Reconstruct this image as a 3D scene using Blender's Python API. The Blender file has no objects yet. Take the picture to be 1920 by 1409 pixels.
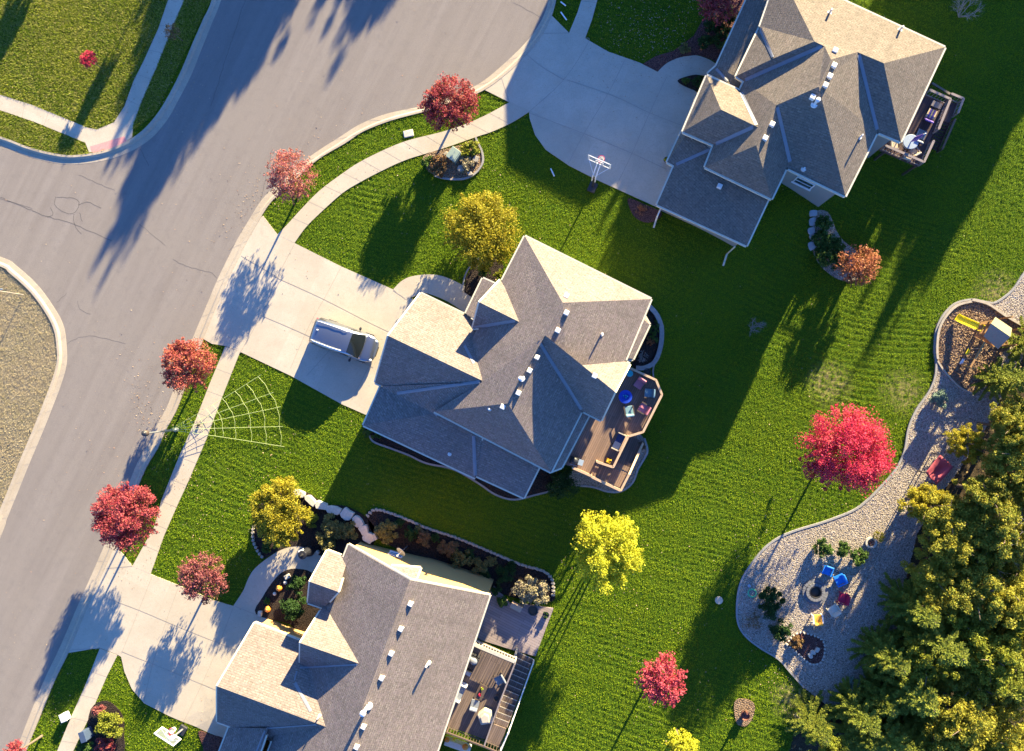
import bpy, bmesh, math, random
import numpy as np
from mathutils import Vector, Matrix, Quaternion
from mathutils.bvhtree import BVHTree

SC = bpy.context.scene
COL = SC.collection
# ------------------------------------------------------------------ camera, sky, sun, exposure
W0, H0, FOC, ALT = 1920.0, 1409.0, 1478.0, 59.0
QCAM = Vector((140.0, -12.5, -FOC)).normalized().rotation_difference(Vector((0, 0, -1)))
cam = bpy.data.cameras.new("camera"); camo = bpy.data.objects.new("camera", cam); COL.objects.link(camo)
cam.sensor_fit = 'HORIZONTAL'; cam.sensor_width = 36.0; cam.lens = 36.0 * FOC / W0
cam.clip_start = 0.5; cam.clip_end = 9000
camo.location = (0, 0, ALT); camo.rotation_mode = 'QUATERNION'; camo.rotation_quaternion = QCAM
SC.camera = camo
SUN_EL = math.radians(15.0); SUN_AZ = math.atan2(0.455, 0.89)
SUNV = Vector((math.sin(SUN_AZ) * math.cos(SUN_EL), math.cos(SUN_AZ) * math.cos(SUN_EL), math.sin(SUN_EL)))
wd = bpy.data.worlds.new("World"); SC.world = wd; wd.use_nodes = True
wn = wd.node_tree.nodes; wl = wd.node_tree.links
sky = wn.new("ShaderNodeTexSky"); sky.sky_type = 'NISHITA'; sky.sun_disc = False
sky.sun_elevation = SUN_EL; sky.sun_rotation = SUN_AZ; sky.air_density = 1.0; sky.dust_density = 0.3; sky.ozone_density = 4.0
tint = wn.new("ShaderNodeMix"); tint.data_type = 'RGBA'; tint.blend_type = 'MULTIPLY'; tint.inputs[0].default_value = 1.0; tint.inputs[7].default_value = (.66, 1.0, 1.62, 1)   # clear deep blue autumn sky
wl.new(sky.outputs[0], tint.inputs[6]); wl.new(tint.outputs[2], wn["Background"].inputs[0]); wn["Background"].inputs[1].default_value = 0.056
sl = bpy.data.lights.new("sun", 'SUN'); sl.energy = 5.0; sl.angle = math.radians(0.5); sl.color = (1.0, 0.85, 0.52)
so = bpy.data.objects.new("sun", sl); COL.objects.link(so); so.rotation_mode = 'QUATERNION'
so.rotation_quaternion = (-SUNV).to_track_quat('-Z', 'Y'); so.location = (30, 60, 60)
SC.view_settings.view_transform = 'Standard'; SC.view_settings.look = 'None'
SC.view_settings.exposure = 2.35; SC.view_settings.gamma = 1.0

# ------------------------------------------------------------------ picture -> place
def terr(x, y):
    t = (0.7 * x - 0.71 * y + 3.16) / 9.6
    t = min(1.0, max(0.0, t))
    return -2.6 * t * t * (3 - 2 * t)
def P(px, py, z=0.0):
    d = QCAM @ Vector((px - W0 / 2, -(py - H0 / 2), -FOC))
    t = (z - ALT) / d.z
    return Vector((d.x * t, d.y * t, z))
def G(px, py, dz=0.0):
    z = 0.0
    for _ in range(8):
        p = P(px, py, z + dz); z = terr(p.x, p.y)
    return P(px, py, z + dz)
def T(p): return terr(p[0], p[1])

# ------------------------------------------------------------------ helpers
def tag(o, label=None, cat=None, group=None, kind=None):
    if label: o["label"] = label
    if cat: o["category"] = cat
    if group: o["group"] = group
    if kind: o["kind"] = kind
    return o
def thing(name, label, cat, loc=(0, 0, 0), rz=0.0, group=None):
    o = bpy.data.objects.new(name, None); COL.objects.link(o)
    o.location = loc; o.rotation_euler = (0, 0, rz); o.empty_display_size = 0.2
    return tag(o, label, cat, group)
def root_loc(o):
    while o.parent: o = o.parent
    return Vector(o.location) if o.type == 'EMPTY' else Vector(o.location)
def copy_tree(o, parent=None):
    c = o.copy(); COL.objects.link(c)
    if parent: c.parent = parent
    for ch in list(o.children): copy_tree(ch, c)
    return c
class MB:
    def __init__(s): s.v = []; s.f = []; s.m = []
    def add(s, vs, fs, m=0):
        n = len(s.v); s.v += [tuple(v) for v in vs]
        for f in fs: s.f.append(tuple(i + n for i in f)); s.m.append(m)
    def box(s, c, d, rz=0.0, m=0, tilt=None):
        x, y, z = d[0] / 2, d[1] / 2, d[2] / 2
        M = Matrix.Rotation(rz, 3, 'Z')
        if tilt: M = M @ Matrix.Rotation(tilt[1], 3, tilt[0])
        vs = [Vector(c) + M @ Vector((a * x, b * y, e * z)) for e in (-1, 1) for a, b in ((-1, -1), (1, -1), (1, 1), (-1, 1))]
        s.add(vs, [(3, 2, 1, 0), (4, 5, 6, 7), (0, 1, 5, 4), (1, 2, 6, 5), (2, 3, 7, 6), (3, 0, 4, 7)], m)
    def beam(s, a, b, w, h, m=0):
        a = Vector(a); b = Vector(b); d = (b - a).normalized()
        u = d.cross(Vector((0, 0, 1)))
        if u.length < 1e-4: u = Vector((1, 0, 0))
        u.normalize(); n = u.cross(d)
        vs = [p + u * (i * w / 2) + n * (j * h / 2) for p in (a, b) for i, j in ((-1, -1), (1, -1), (1, 1), (-1, 1))]
        s.add(vs, [(3, 2, 1, 0), (4, 5, 6, 7), (0, 1, 5, 4), (1, 2, 6, 5), (2, 3, 7, 6), (3, 0, 4, 7)], m)
    def tube(s, path, r, n=6, m=0, cap=True):
        path = [Vector(p) for p in path]; rs = r if isinstance(r, (list, tuple)) else [r] * len(path)
        vs = []; fs = []
        for i, p in enumerate(path):
            d = (path[min(i + 1, len(path) - 1)] - path[max(i - 1, 0)]).normalized()
            u = d.cross(Vector((0, 0, 1)))
            if u.length < 1e-3: u = Vector((1, 0, 0))
            u.normalize(); w = u.cross(d)
            for k in range(n):
                a = 2 * math.pi * k / n; vs.append(p + (u * math.cos(a) + w * math.sin(a)) * rs[i])
        for i in range(len(path) - 1):
            for k in range(n):
                fs.append((i * n + k, i * n + (k + 1) % n, (i + 1) * n + (k + 1) % n, (i + 1) * n + k))
        if cap:
            fs.append(tuple(range(n))[::-1]); fs.append(tuple((len(path) - 1) * n + k for k in range(n)))
        s.add(vs, fs, m)
    def lathe(s, c, prof, n=16, m=0):
        c = Vector(c); vs = []; fs = []
        for r, z in prof:
            for k in range(n):
                a = 2 * math.pi * k / n; vs.append(c + Vector((r * math.cos(a), r * math.sin(a), z)))
        for i in range(len(prof) - 1):
            for k in range(n):
                fs.append((i * n + k, i * n + (k + 1) % n, (i + 1) * n + (k + 1) % n, (i + 1) * n + k))
        fs.append(tuple(range(n))[::-1]); fs.append(tuple((len(prof) - 1) * n + k for k in range(n)))
        s.add(vs, fs, m)
    def ball(s, c, r, n=10, m=0, rnd=0.0, rng=random):
        if not isinstance(r, (tuple, list)): r = (r, r, r)
        prof = [(math.sin(math.pi * i / (n // 2 + 1)), -math.cos(math.pi * i / (n // 2 + 1))) for i in range(1, n // 2 + 1)]
        k0 = len(s.v); s.lathe((0, 0, 0), prof, n, m)
        for i in range(k0, len(s.v)):
            v = s.v[i]; q = 1 + rng.uniform(-rnd, rnd)
            s.v[i] = (c[0] + v[0] * r[0] * q, c[1] + v[1] * r[1] * q, c[2] + v[2] * r[2] * q)
    def prism(s, poly, z0, z1, m=0):
        n = len(poly); vs = [(p[0], p[1], z0) for p in poly] + [(p[0], p[1], z1) for p in poly]
        s.add(vs, [tuple(range(n))[::-1], tuple(range(n, 2 * n))] + [(i, (i + 1) % n, n + (i + 1) % n, n + i) for i in range(n)], m)
    def build(s, name, mats, parent=None, world=True, smooth=False):
        me = bpy.data.meshes.new(name)
        off = root_loc(parent) if (parent and world) else Vector((0, 0, 0))
        me.from_pydata([(v[0] - off.x, v[1] - off.y, v[2] - off.z) for v in s.v], [], s.f)
        if not isinstance(mats, (list, tuple)): mats = [mats]
        for m in mats: me.materials.append(m)
        if len(mats) > 1: me.polygons.foreach_set("material_index", s.m)
        if smooth: me.polygons.foreach_set("use_smooth", [True] * len(me.polygons))
        bm = bmesh.new(); bm.from_mesh(me); bmesh.ops.recalc_face_normals(bm, faces=bm.faces); bm.to_mesh(me); bm.free()
        o = bpy.data.objects.new(name, me); COL.objects.link(o)
        if parent: o.parent = parent
        return o
def one(name, mb, mats, label, cat, group=None, smooth=False, kind=None, loc=None):
    loc = loc if loc is not None else Vector((0, 0, 0))
    mb.v = [(v[0] - loc[0], v[1] - loc[1], v[2] - loc[2]) for v in mb.v]
    o = mb.build(name, mats, smooth=smooth); o.location = loc
    return tag(o, label, cat, group, kind)
def bevel(o, w, seg=2):
    b = o.modifiers.new("bevel", 'BEVEL'); b.width = w; b.segments = seg; b.limit_method = 'ANGLE'; return o
def cat_rom(pts, n=6, closed=False):
    pts = [Vector((p[0], p[1], 0)) for p in pts]; N = len(pts); out = []
    rngi = range(N) if closed else range(N - 1)
    for i in rngi:
        p0 = pts[(i - 1) % N] if (closed or i > 0) else pts[i]
        p1 = pts[i]; p2 = pts[(i + 1) % N]
        p3 = pts[(i + 2) % N] if (closed or i + 2 < N) else p2
        for k in range(n):
            t = k / n
            out.append(0.5 * ((2 * p1) + (p2 - p0) * t + (2 * p0 - 5 * p1 + 4 * p2 - p3) * t * t + (3 * p1 - p0 - 3 * p2 + p3) * t ** 3))
    if not closed: out.append(pts[-1])
    return [(p.x, p.y) for p in out]
def resample(pts, n):
    pts = [Vector((p[0], p[1])) for p in pts]; L = [0]
    for a, b in zip(pts, pts[1:]): L.append(L[-1] + (b - a).length)
    out = []; j = 0
    for i in range(n):
        d = L[-1] * i / (n - 1)
        while j < len(L) - 2 and L[j + 1] < d: j += 1
        t = (d - L[j]) / max(1e-9, L[j + 1] - L[j]); p = pts[j].lerp(pts[j + 1], min(1, t)); out.append((p.x, p.y))
    return out
def patch_obj(name, poly, dz, mat, maxlen=1.4, skirt=0.15, parent=None, kind=None, label=None, cat=None, flat=None):
    """a sheet draped on the ground; poly in photo pixels"""
    bm = bmesh.new(); vs = []
    for p in poly:
        g = P(p[0], p[1], flat) if flat is not None else G(p[0], p[1], dz); vs.append(bm.verts.new(g))
    f = bm.faces.new(vs); f.normal_update()
    if f.normal.z < 0: f.normal_flip()
    bmesh.ops.triangulate(bm, faces=bm.faces[:])
    for _ in range(5):
        if flat is not None: break
        lng = [e for e in bm.edges if e.calc_length() > maxlen and any(abs(T(v.co) - T(w.co)) > 0.01 for v, w in [(e.verts[0], e.verts[1])])]
        if not lng: break
        bmesh.ops.subdivide_edges(bm, edges=lng, cuts=1)
        bmesh.ops.triangulate(bm, faces=[f for f in bm.faces if len(f.verts) > 3])
    if flat is None:
        for v in bm.verts: v.co.z = T(v.co) + dz
    be = [e for e in bm.edges if len(e.link_faces) == 1]
    r = bmesh.ops.extrude_edge_only(bm, edges=be)
    for v in [g for g in r['geom'] if isinstance(g, bmesh.types.BMVert)]: v.co.z -= skirt
    bmesh.ops.recalc_face_normals(bm, faces=bm.faces[:])
    me = bpy.data.meshes.new(name); bm.to_mesh(me); bm.free(); me.materials.append(mat)
    o = bpy.data.objects.new(name, me); COL.objects.link(o)
    if parent: o.parent = parent
    return tag(o, label, cat, None, kind)
def ribbon(mb, path, w, dz, zf=None):
    """flat strip along photo pixel path, w in metres"""
    pts = [(P(p[0], p[1], zf) if zf is not None else G(p[0], p[1], dz)) for p in path]
    vs = []
    for i, p in enumerate(pts):
        d = pts[min(i + 1, len(pts) - 1)] - pts[max(i - 1, 0)]; d.z = 0; d.normalize(); n = Vector((-d.y, d.x, 0))
        vs += [p + n * w / 2, p - n * w / 2]
    mb.add(vs, [(2 * i, 2 * i + 1, 2 * i + 3, 2 * i + 2) for i in range(len(pts) - 1)])
def border(mb, path, w, h, dz=0.0, closed=False):
    """raised edging along photo pixel path"""
    pts = [G(p[0], p[1], dz) for p in path]
    if closed: pts.append(pts[0])
    vs = []
    for i, p in enumerate(pts):
        d = pts[min(i + 1, len(pts) - 1)] - pts[max(i - 1, 0)]
        if closed and i in (0, len(pts) - 1): d = pts[1] - pts[-2]
        d.z = 0; d.normalize(); n = Vector((-d.y, d.x, 0))
        vs += [p - n * w / 2 - Vector((0, 0, .3)), p - n * w / 2 + Vector((0, 0, h)), p + n * w / 2 + Vector((0, 0, h)), p + n * w / 2 - Vector((0, 0, .3))]
    mb.add(vs, [(4 * i + k, 4 * i + k + 1, 4 * i + k + 5, 4 * i + k + 4) for i in range(len(pts) - 1) for k in range(3)])

# ------------------------------------------------------------------ materials
def rgb(c): return (c[0], c[1], c[2], 1.0)
class NT:
    def __init__(s, name, rough=0.8, spec=0.3):
        s.m = bpy.data.materials.new(name); s.m.use_nodes = True; s.t = s.m.node_tree
        s.b = s.t.nodes["Principled BSDF"]; s.b.inputs["Roughness"].default_value = rough
        s.b.inputs["Specular IOR Level"].default_value = spec
    def n(s, ty, **kw):
        x = s.t.nodes.new(ty)
        for k, v in kw.items():
            if k in x.inputs: x.inputs[k].default_value = v
            else: setattr(x, k, v)
        return x
    def l(s, a, b): s.t.links.new(a, b)
    def pos(s, kind="Object"): return s.n("ShaderNodeTexCoord").outputs[kind]
    def noise(s, vec, scale, detail=4, rough=.6, dist=0.0):
        x = s.n("ShaderNodeTexNoise"); x.inputs["Scale"].default_value = scale; x.inputs["Detail"].default_value = detail
        x.inputs["Roughness"].default_value = rough; x.inputs["Distortion"].default_value = dist
        if vec: s.l(vec, x.inputs["Vector"])
        return x.outputs["Fac"]
    def ramp(s, fac, stops):
        x = s.n("ShaderNodeValToRGB"); e = x.color_ramp.elements
        while len(e) < len(stops): e.new(0.5)
        for i, (p, c) in enumerate(stops):
            e[i].position = p; e[i].color = rgb(c) if not isinstance(c, (int, float)) else (c, c, c, 1)
        s.l(fac, x.inputs[0]); return x.outputs[0]
    def mix(s, fac, a, b, mode='MIX'):
        x = s.n("ShaderNodeMix"); x.data_type = 'RGBA'; x.blend_type = mode
        for v, i in ((fac, 0), (a, 6), (b, 7)):
            if isinstance(v, (int, float)): x.inputs[i].default_value = v
            elif isinstance(v, (tuple, list)): x.inputs[i].default_value = rgb(v)
            else: s.l(v, x.inputs[i])
        return x.outputs[2]
    def math(s, op, a, b=0.0, c=None):
        x = s.n("ShaderNodeMath"); x.operation = op
        for v, i in ((a, 0), (b, 1), (c, 2)):
            if v is None: continue
            if isinstance(v, (int, float)): x.inputs[i].default_value = v
            else: s.l(v, x.inputs[i])
        return x.outputs[0]
    def base(s, c):
        if isinstance(c, (tuple, list)): s.b.inputs["Base Color"].default_value = rgb(c)
        else: s.l(c, s.b.inputs["Base Color"])
        return s
    def bump(s, h, strength=0.5, dist=0.05):
        x = s.n("ShaderNodeBump"); x.inputs["Strength"].default_value = strength; x.inputs["Distance"].default_value = dist
        s.l(h, x.inputs["Height"]); s.l(x.outputs[0], s.b.inputs["Normal"]); return s
def plain(name, c, rough=0.6, spec=0.3, metal=0.0, var=0.12, scale=6.0, bump=0.0):
    t = NT(name, rough, spec); p = t.pos(); f = t.noise(p, scale, 5)
    t.base(t.ramp(f, [(0.25, [x * (1 - var) for x in c]), (0.75, [min(1, x * (1 + var)) for x in c])]))
    t.b.inputs["Metallic"].default_value = metal
    if bump: t.bump(t.noise(p, scale * 4, 3), bump, 0.02)
    return t.m
def attr_mix(t, name):
    x = t.n("ShaderNodeAttribute"); x.attribute_name = name; return x.outputs["Fac"]

M = {}
# lawn: mown green, with shaggy and dry zones by vertex attribute
t = NT("grass_ground", 0.9, 0.08); p = t.pos()
f1 = t.noise(p, 0.35, 3); f2 = t.noise(p, 3.0, 5, .7); f3 = t.noise(p, 18.0, 3, .7)
green = t.mix(t.ramp(f1, [(.35, 0), (.65, 1)]), (.048, .106, .0065), (.082, .134, .008))
green = t.mix(t.ramp(f2, [(.38, 0), (.72, 1)]), green, (.125, .165, .012))
green = t.mix(t.ramp(f3, [(.35, 1), (.6, 0)]), green, (.030, .075, .006))
shag = t.mix(t.ramp(f2, [(.38, 0), (.62, 1)]), (.075, .115, .010), (.27, .235, .055))
shag = t.mix(t.ramp(f3, [(.4, 1), (.6, 0)]), shag, (.05, .09, .012))
dry = t.mix(t.ramp(t.noise(p, 1.1, 6, .7), [(.35, 0), (.65, 1)]), (.33, .265, .165), (.42, .35, .225))
dry = t.mix(t.ramp(f2, [(.55, 0), (.75, 1)]), dry, (.25, .235, .085))
dry = t.mix(t.ramp(f3, [(.38, 1), (.58, 0)]), dry, (.26, .20, .115))
worn = t.mix(t.ramp(f2, [(.4, 0), (.62, 1)]), green, (.34, .26, .12))
c = t.mix(attr_mix(t, "rough"), green, shag); c = t.mix(attr_mix(t, "worn"), c, worn); c = t.mix(attr_mix(t, "dry"), c, dry); c = t.mix(attr_mix(t, "litter"), c, t.mix(t.ramp(f3, [(.4, 0), (.65, 1)]), (.035, .028, .02), (.12, .085, .045)))
t.base(c); t.bump(t.noise(p, 24.0, 3, .8), .9, .06); M['grass'] = t.m
# asphalt
t = NT("asphalt", 0.92, 0.12); p = t.pos()
mp = t.n("ShaderNodeMapping"); mp.inputs["Rotation"].default_value = (0, 0, math.radians(-62)); t.l(p, mp.inputs[0])
mp2 = t.n("ShaderNodeMapping"); mp2.inputs["Scale"].default_value = (0.045, 1.0, 1.0); t.l(mp.outputs[0], mp2.inputs[0])
st = t.noise(mp2.outputs[0], 1.1, 6, .65, .4)
c = t.mix(t.ramp(st, [(.36, 0), (.66, 1)]), (.212, .180, .155), (.262, .226, .196))
c = t.mix(t.ramp(t.noise(p, .16, 5, .65), [(.38, 0), (.68, .8)]), c, (.250, .214, .180))
c = t.mix(t.ramp(t.noise(p, 1.3, 6, .75), [(.50, 0), (.80, .5)]), c, (.165, .142, .128))
c = t.mix(t.ramp(t.noise(p, 26.0, 3, .8), [(.36, .6), (.52, 0)]), c, (.135, .118, .108))
c = t.mix(t.ramp(t.noise(p, 34.0, 2, .8), [(.60, 0), (.72, .6)]), c, (.36, .31, .27))
t.base(c); t.bump(t.noise(p, 45, 3, .8), .5, .015); M['asphalt'] = t.m
def concrete(name, a, b, stain=(.36, .30, .23)):
    t = NT(name, 0.85, 0.2); p = t.pos()
    mp = t.n("ShaderNodeMapping"); mp.inputs["Rotation"].default_value = (0, 0, math.radians(26)); t.l(p, mp.inputs[0])
    br = t.n("ShaderNodeTexBrick"); t.l(mp.outputs[0], br.inputs[0]); br.offset = 0; br.inputs["Scale"].default_value = 1; br.inputs["Brick Width"].default_value = 3.7; br.inputs["Row Height"].default_value = 3.3; br.inputs["Mortar Size"].default_value = 0
    br.inputs["Color1"].default_value = rgb(a); br.inputs["Color2"].default_value = rgb(b)
    c = t.mix(t.ramp(t.noise(p, .45, 6, .7), [(.36, .55), (.62, 0)]), br.outputs[0], [x * .82 for x in a])
    c = t.mix(t.ramp(t.noise(p, 1.6, 7, .75, 1.6), [(.54, 0), (.72, .6)]), c, stain)
    c = t.mix(t.ramp(t.noise(p, 12, 4, .7), [(.34, .5), (.5, 0)]), c, stain)
    c = t.mix(t.ramp(t.noise(p, 30, 2), [(.60, 0), (.75, .3)]), c, (.72, .66, .55))
    t.base(c); t.bump(t.noise(p, 40, 3), .2, .012); return t.m
M['conc'] = concrete("concrete", (.48, .405, .30), (.535, .455, .345))
M['kerb'] = concrete("kerb_concrete", (.42, .345, .25), (.47, .39, .285), (.28, .23, .175))
M['joint'] = plain("concrete_joint", (.36, .305, .245), .9)
M['tar'] = plain("tar", (.12, .105, .097), .8)
M['tactile'] = plain("tactile_paver", (.62, .27, .24), .8)
# shingles
def shingle(name, a, b, c3):
    t = NT(name, .92, .12); uv = t.n("ShaderNodeUVMap").outputs[0]
    br = t.n("ShaderNodeTexBrick"); t.l(uv, br.inputs["Vector"]); br.offset = .5
    br.inputs["Color1"].default_value = rgb(a); br.inputs["Color2"].default_value = rgb(b); br.inputs["Mortar"].default_value = rgb([x * .72 for x in a])
    br.inputs["Scale"].default_value = 1.0; br.inputs["Mortar Size"].default_value = .018; br.inputs["Bias"].default_value = 0.0
    br.inputs["Brick Width"].default_value = .33; br.inputs["Row Height"].default_value = .16
    c = t.mix(t.ramp(t.noise(uv, 2.4, 5, .8), [(.42, 0), (.60, .85)]), br.outputs["Color"], c3)
    c = t.mix(t.ramp(t.noise(uv, 5.5, 4, .8), [(.40, .7), (.50, 0)]), c, [x * .66 for x in a])
    mp = t.n('ShaderNodeMapping'); mp.inputs['Scale'].default_value = (1.6, .12, 1); t.l(uv, mp.inputs[0]); c = t.mix(t.ramp(t.noise(mp.outputs[0], 1.0, 5, .7), [(.52, 0), (.74, .4)]), c, [x * .6 for x in a])
    c = t.mix(t.ramp(t.noise(t.pos(), .4, 3), [(.4, 0), (.7, .25)]), c, [x * .75 for x in a])
    t.base(c)
    h = t.math('ADD', t.math('MULTIPLY', br.outputs["Fac"], -.6), t.noise(uv, 9.0, 3, .8))
    t.bump(h, .55, .03); return t.m
M['shingle'] = shingle("weathered_shingle", (.185, .152, .128), (.30, .248, .205), (.24, .185, .168))
M['shingle_warm'] = shingle("tan_shingle", (.165, .138, .108), (.255, .212, .165), (.21, .165, .13))
M['trim'] = plain("cream_trim", (.62, .56, .42), .5, .4)
M['flash'] = plain("valley_metal", (.20, .205, .22), .55, .5, .0, .1, 3)
def siding(name, c):
    t = NT(name, .6, .3); p = t.pos(); w = t.n("ShaderNodeTexWave"); w.bands_direction = 'Z'; w.wave_profile = 'SAW'; w.inputs["Scale"].default_value = 1.6
    t.l(p, w.inputs[0]); t.base(t.ramp(t.noise(p, .7, 4), [(.3, [x * .92 for x in c]), (.7, c)])); t.bump(w.outputs["Fac"], .5, .02); return t.m
M['siding_tan'] = siding("tan_siding", (.36, .31, .23)); M['siding_yel'] = siding("straw_siding", (.56, .34, .13)); M['siding_gry'] = siding("grey_green_siding", (.30, .30, .27))
M['white'] = plain("white_paint", (.78, .77, .74), .4, .4, 0, .04); M['offwhite'] = plain("offwhite_plastic", (.68, .66, .6), .45, .4, 0, .05)
t = NT("window_glass", .06, .6); t.base((.03, .05, .06)); M['glass'] = t.m
M['steel'] = plain("galvanised_steel", (.45, .46, .48), .35, .5, .7, .08); M['black'] = plain("black_metal", (.03, .03, .032), .45, .4); M['brown'] = plain("bronze_paint", (.09, .065, .05), .5, .4)
def planks(name, c, wid, rot, var=.18):
    t = NT(name, .7, .25); p = t.pos(); mp = t.n("ShaderNodeMapping"); mp.inputs["Rotation"].default_value = (0, 0, rot); t.l(p, mp.inputs[0])
    br = t.n("ShaderNodeTexBrick"); t.l(mp.outputs[0], br.inputs[0]); br.inputs["Scale"].default_value = 1; br.inputs["Brick Width"].default_value = 3.6; br.inputs["Row Height"].default_value = wid; br.inputs["Mortar Size"].default_value = .009
    br.inputs["Color1"].default_value = rgb([x * (1 - var) for x in c]); br.inputs["Color2"].default_value = rgb([x * (1 + var) for x in c]); br.inputs["Mortar"].default_value = rgb([x * .3 for x in c])
    t.base(t.mix(t.ramp(t.noise(p, 1.5, 5), [(.4, 0), (.7, .3)]), br.outputs[0], [x * .7 for x in c])); t.bump(br.outputs["Fac"], -.4, .02); return t.m
HAX = math.atan2(-.43, .9)       # house long axis in world (x right, y up): (0.9,-0.43)
M['deck2'] = planks("composite_deck", (.235, .155, .115), .15, -HAX + math.pi / 2)
M['deck3'] = planks("grey_brown_deck", (.165, .12, .098), .15, -HAX + math.pi / 2)
M['deck1'] = planks("dark_deck", (.10, .062, .058), .15, -HAX + math.pi / 2)
M['railwood'] = plain("tan_railing_wood", (.50, .34, .215), .6, .3); M['railgrey'] = plain("grey_railing", (.24, .195, .18), .6); M['railcream'] = plain("cream_railing", (.48, .43, .35), .5)
M['wood'] = plain("play_timber", (.36, .20, .08), .65, .25, 0, .2, 8); M['timber'] = plain("edging_timber", (.40, .34, .26), .8, .2, 0, .2, 5)
def stone(name, a, b):
    t = NT(name, .85, .2); p = t.pos(); t.base(t.ramp(t.noise(p, 5, 6, .7), [(.3, a), (.7, b)])); t.bump(t.noise(p, 14, 4), .5, .03); return t.m
M['lime'] = stone("limestone", (.42, .38, .31), (.60, .55, .46)); M['edgestone'] = stone("tan_edging_stone", (.27, .235, .185), (.40, .355, .29)); M['slab'] = stone("bluish_slab", (.34, .34, .34), (.46, .46, .45)); M['pitstone'] = stone("dark_pit_stone", (.13, .13, .14), (.22, .215, .215)); M['brickedge'] = stone("grey_block", (.24, .225, .21), (.34, .32, .30))
def gravel(name, cols, sc, bump=1.0):
    t = NT(name, .9, .15); p = t.pos(); v = t.n("ShaderNodeTexVoronoi"); v.inputs["Scale"].default_value = sc; t.l(p, v.inputs[0])
    sep = t.n("ShaderNodeSeparateColor"); t.l(v.outputs["Color"], sep.inputs[0])
    n = len(cols); c = t.ramp(sep.outputs[0], [(i / max(1, n - 1), k) for i, k in enumerate(cols)])
    c = t.mix(t.ramp(v.outputs["Distance"], [(.35, 0), (.75, .75)]), c, [x * .25 for x in cols[0]])
    t.base(c); t.bump(t.math('MULTIPLY', v.outputs["Distance"], -1.0), bump, .08); return t.m
M['gravel'] = gravel("river_rock", [(.30, .24, .18), (.50, .415, .325), (.39, .32, .25), (.60, .525, .43), (.44, .365, .29)], 16.0)
M['bark'] = gravel("bark_chips", [(.20, .13, .08), (.32, .22, .14), (.26, .17, .10), (.38, .28, .19)], 11.0)
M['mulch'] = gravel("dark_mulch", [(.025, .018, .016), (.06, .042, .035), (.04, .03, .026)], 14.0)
M['redmulch'] = gravel("red_mulch", [(.12, .05, .045), (.20, .095, .075), (.15, .07, .06)], 14.0)
M['brickpave'] = planks("paver_patio", (.30, .24, .23), .2, -HAX, .12)
M['trunk'] = plain("tree_bark", (.17, .125, .09), .9, .1, 0, .3, 14, .6); M['birchbark'] = plain("pale_bark", (.33, .28, .22), .9, .1, 0, .25, 12, .5); M['twig'] = plain("grey_twig", (.30, .27, .25), .9, .1)
def leafmat(name, cols, trans=.35):
    t = NT(name, .6, .15); gi = t.n("ShaderNodeNewGeometry"); n = len(cols)
    c = t.ramp(gi.outputs["Random Per Island"], [(i / max(1, n - 1), k) for i, k in enumerate(cols)])
    cl = t.noise(t.pos(), .9, 3)
    c = t.mix(t.ramp(cl, [(.42, 0), (.66, .55)]), c, cols[0]); c = t.mix(t.ramp(cl, [(.30, .45), (.48, 0)]), c, cols[-1])
    t.base(c); tr = t.n("ShaderNodeBsdfTranslucent"); t.l(c, tr.inputs[0]); ms = t.n("ShaderNodeMixShader"); ms.inputs[0].default_value = trans
    out = t.t.nodes["Material Output"]; t.l(t.b.outputs[0], ms.inputs[1]); t.l(tr.outputs[0], ms.inputs[2]); t.l(ms.outputs[0], out.inputs[0]); return t.m
L = {}
L['crimson'] = leafmat("crimson_leaf", [(.33, .045, .06), (.46, .085, .10), (.24, .035, .05), (.42, .17, .07), (.38, .10, .10)])
L['pinkorange'] = leafmat("pink_orange_leaf", [(.44, .13, .13), (.52, .18, .18), (.42, .22, .09), (.34, .09, .10)])
L['redorange'] = leafmat("red_orange_leaf", [(.40, .075, .075), (.48, .13, .10), (.48, .25, .08), (.30, .06, .07), (.44, .12, .10)])
L['rose'] = leafmat("rose_leaf", [(.36, .045, .07), (.48, .095, .11), (.27, .035, .06), (.44, .16, .10), (.33, .07, .075)])
L['dusky'] = leafmat("dusky_pink_leaf", [(.29, .075, .08), (.38, .13, .125), (.23, .065, .07), (.30, .16, .10)])
L['scarlet'] = leafmat("scarlet_leaf", [(.54, .028, .075), (.64, .07, .13), (.46, .02, .06), (.62, .12, .12)])
L['coral'] = leafmat("coral_leaf", [(.52, .07, .10), (.60, .13, .15), (.46, .06, .08)])
L['gold'] = leafmat("gold_leaf", [(.36, .305, .022), (.46, .385, .03), (.29, .27, .024), (.42, .31, .022), (.22, .23, .03)])
L['yellow'] = leafmat("lemon_leaf", [(.50, .51, .035), (.62, .61, .05), (.40, .43, .03), (.62, .52, .03)])
L['amber'] = leafmat("amber_leaf", [(.34, .31, .035), (.24, .26, .033), (.48, .39, .042), (.17, .205, .03), (.39, .32, .036)])
L['copper'] = leafmat("copper_leaf", [(.42, .15, .08), (.50, .20, .10), (.36, .14, .06), (.46, .26, .09)])
L['green'] = leafmat("shrub_leaf", [(.06, .12, .022), (.095, .165, .03), (.045, .09, .02), (.13, .19, .035)], .25)
L['dkgreen'] = leafmat("dark_shrub_leaf", [(.032, .07, .016), (.05, .10, .022), (.024, .052, .014)], .2)
L['olive'] = leafmat("olive_leaf", [(.19, .175, .05), (.29, .25, .08), (.13, .13, .04), (.25, .18, .07)], .25)
L['ygreen'] = leafmat("yellow_green_leaf", [(.21, .24, .025), (.30, .31, .035), (.15, .19, .022), (.38, .33, .035)], .3)
L['spruce'] = leafmat("spruce_needle", [(.19, .23, .03), (.27, .295, .04), (.13, .17, .026), (.35, .34, .05)], .3)
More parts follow.
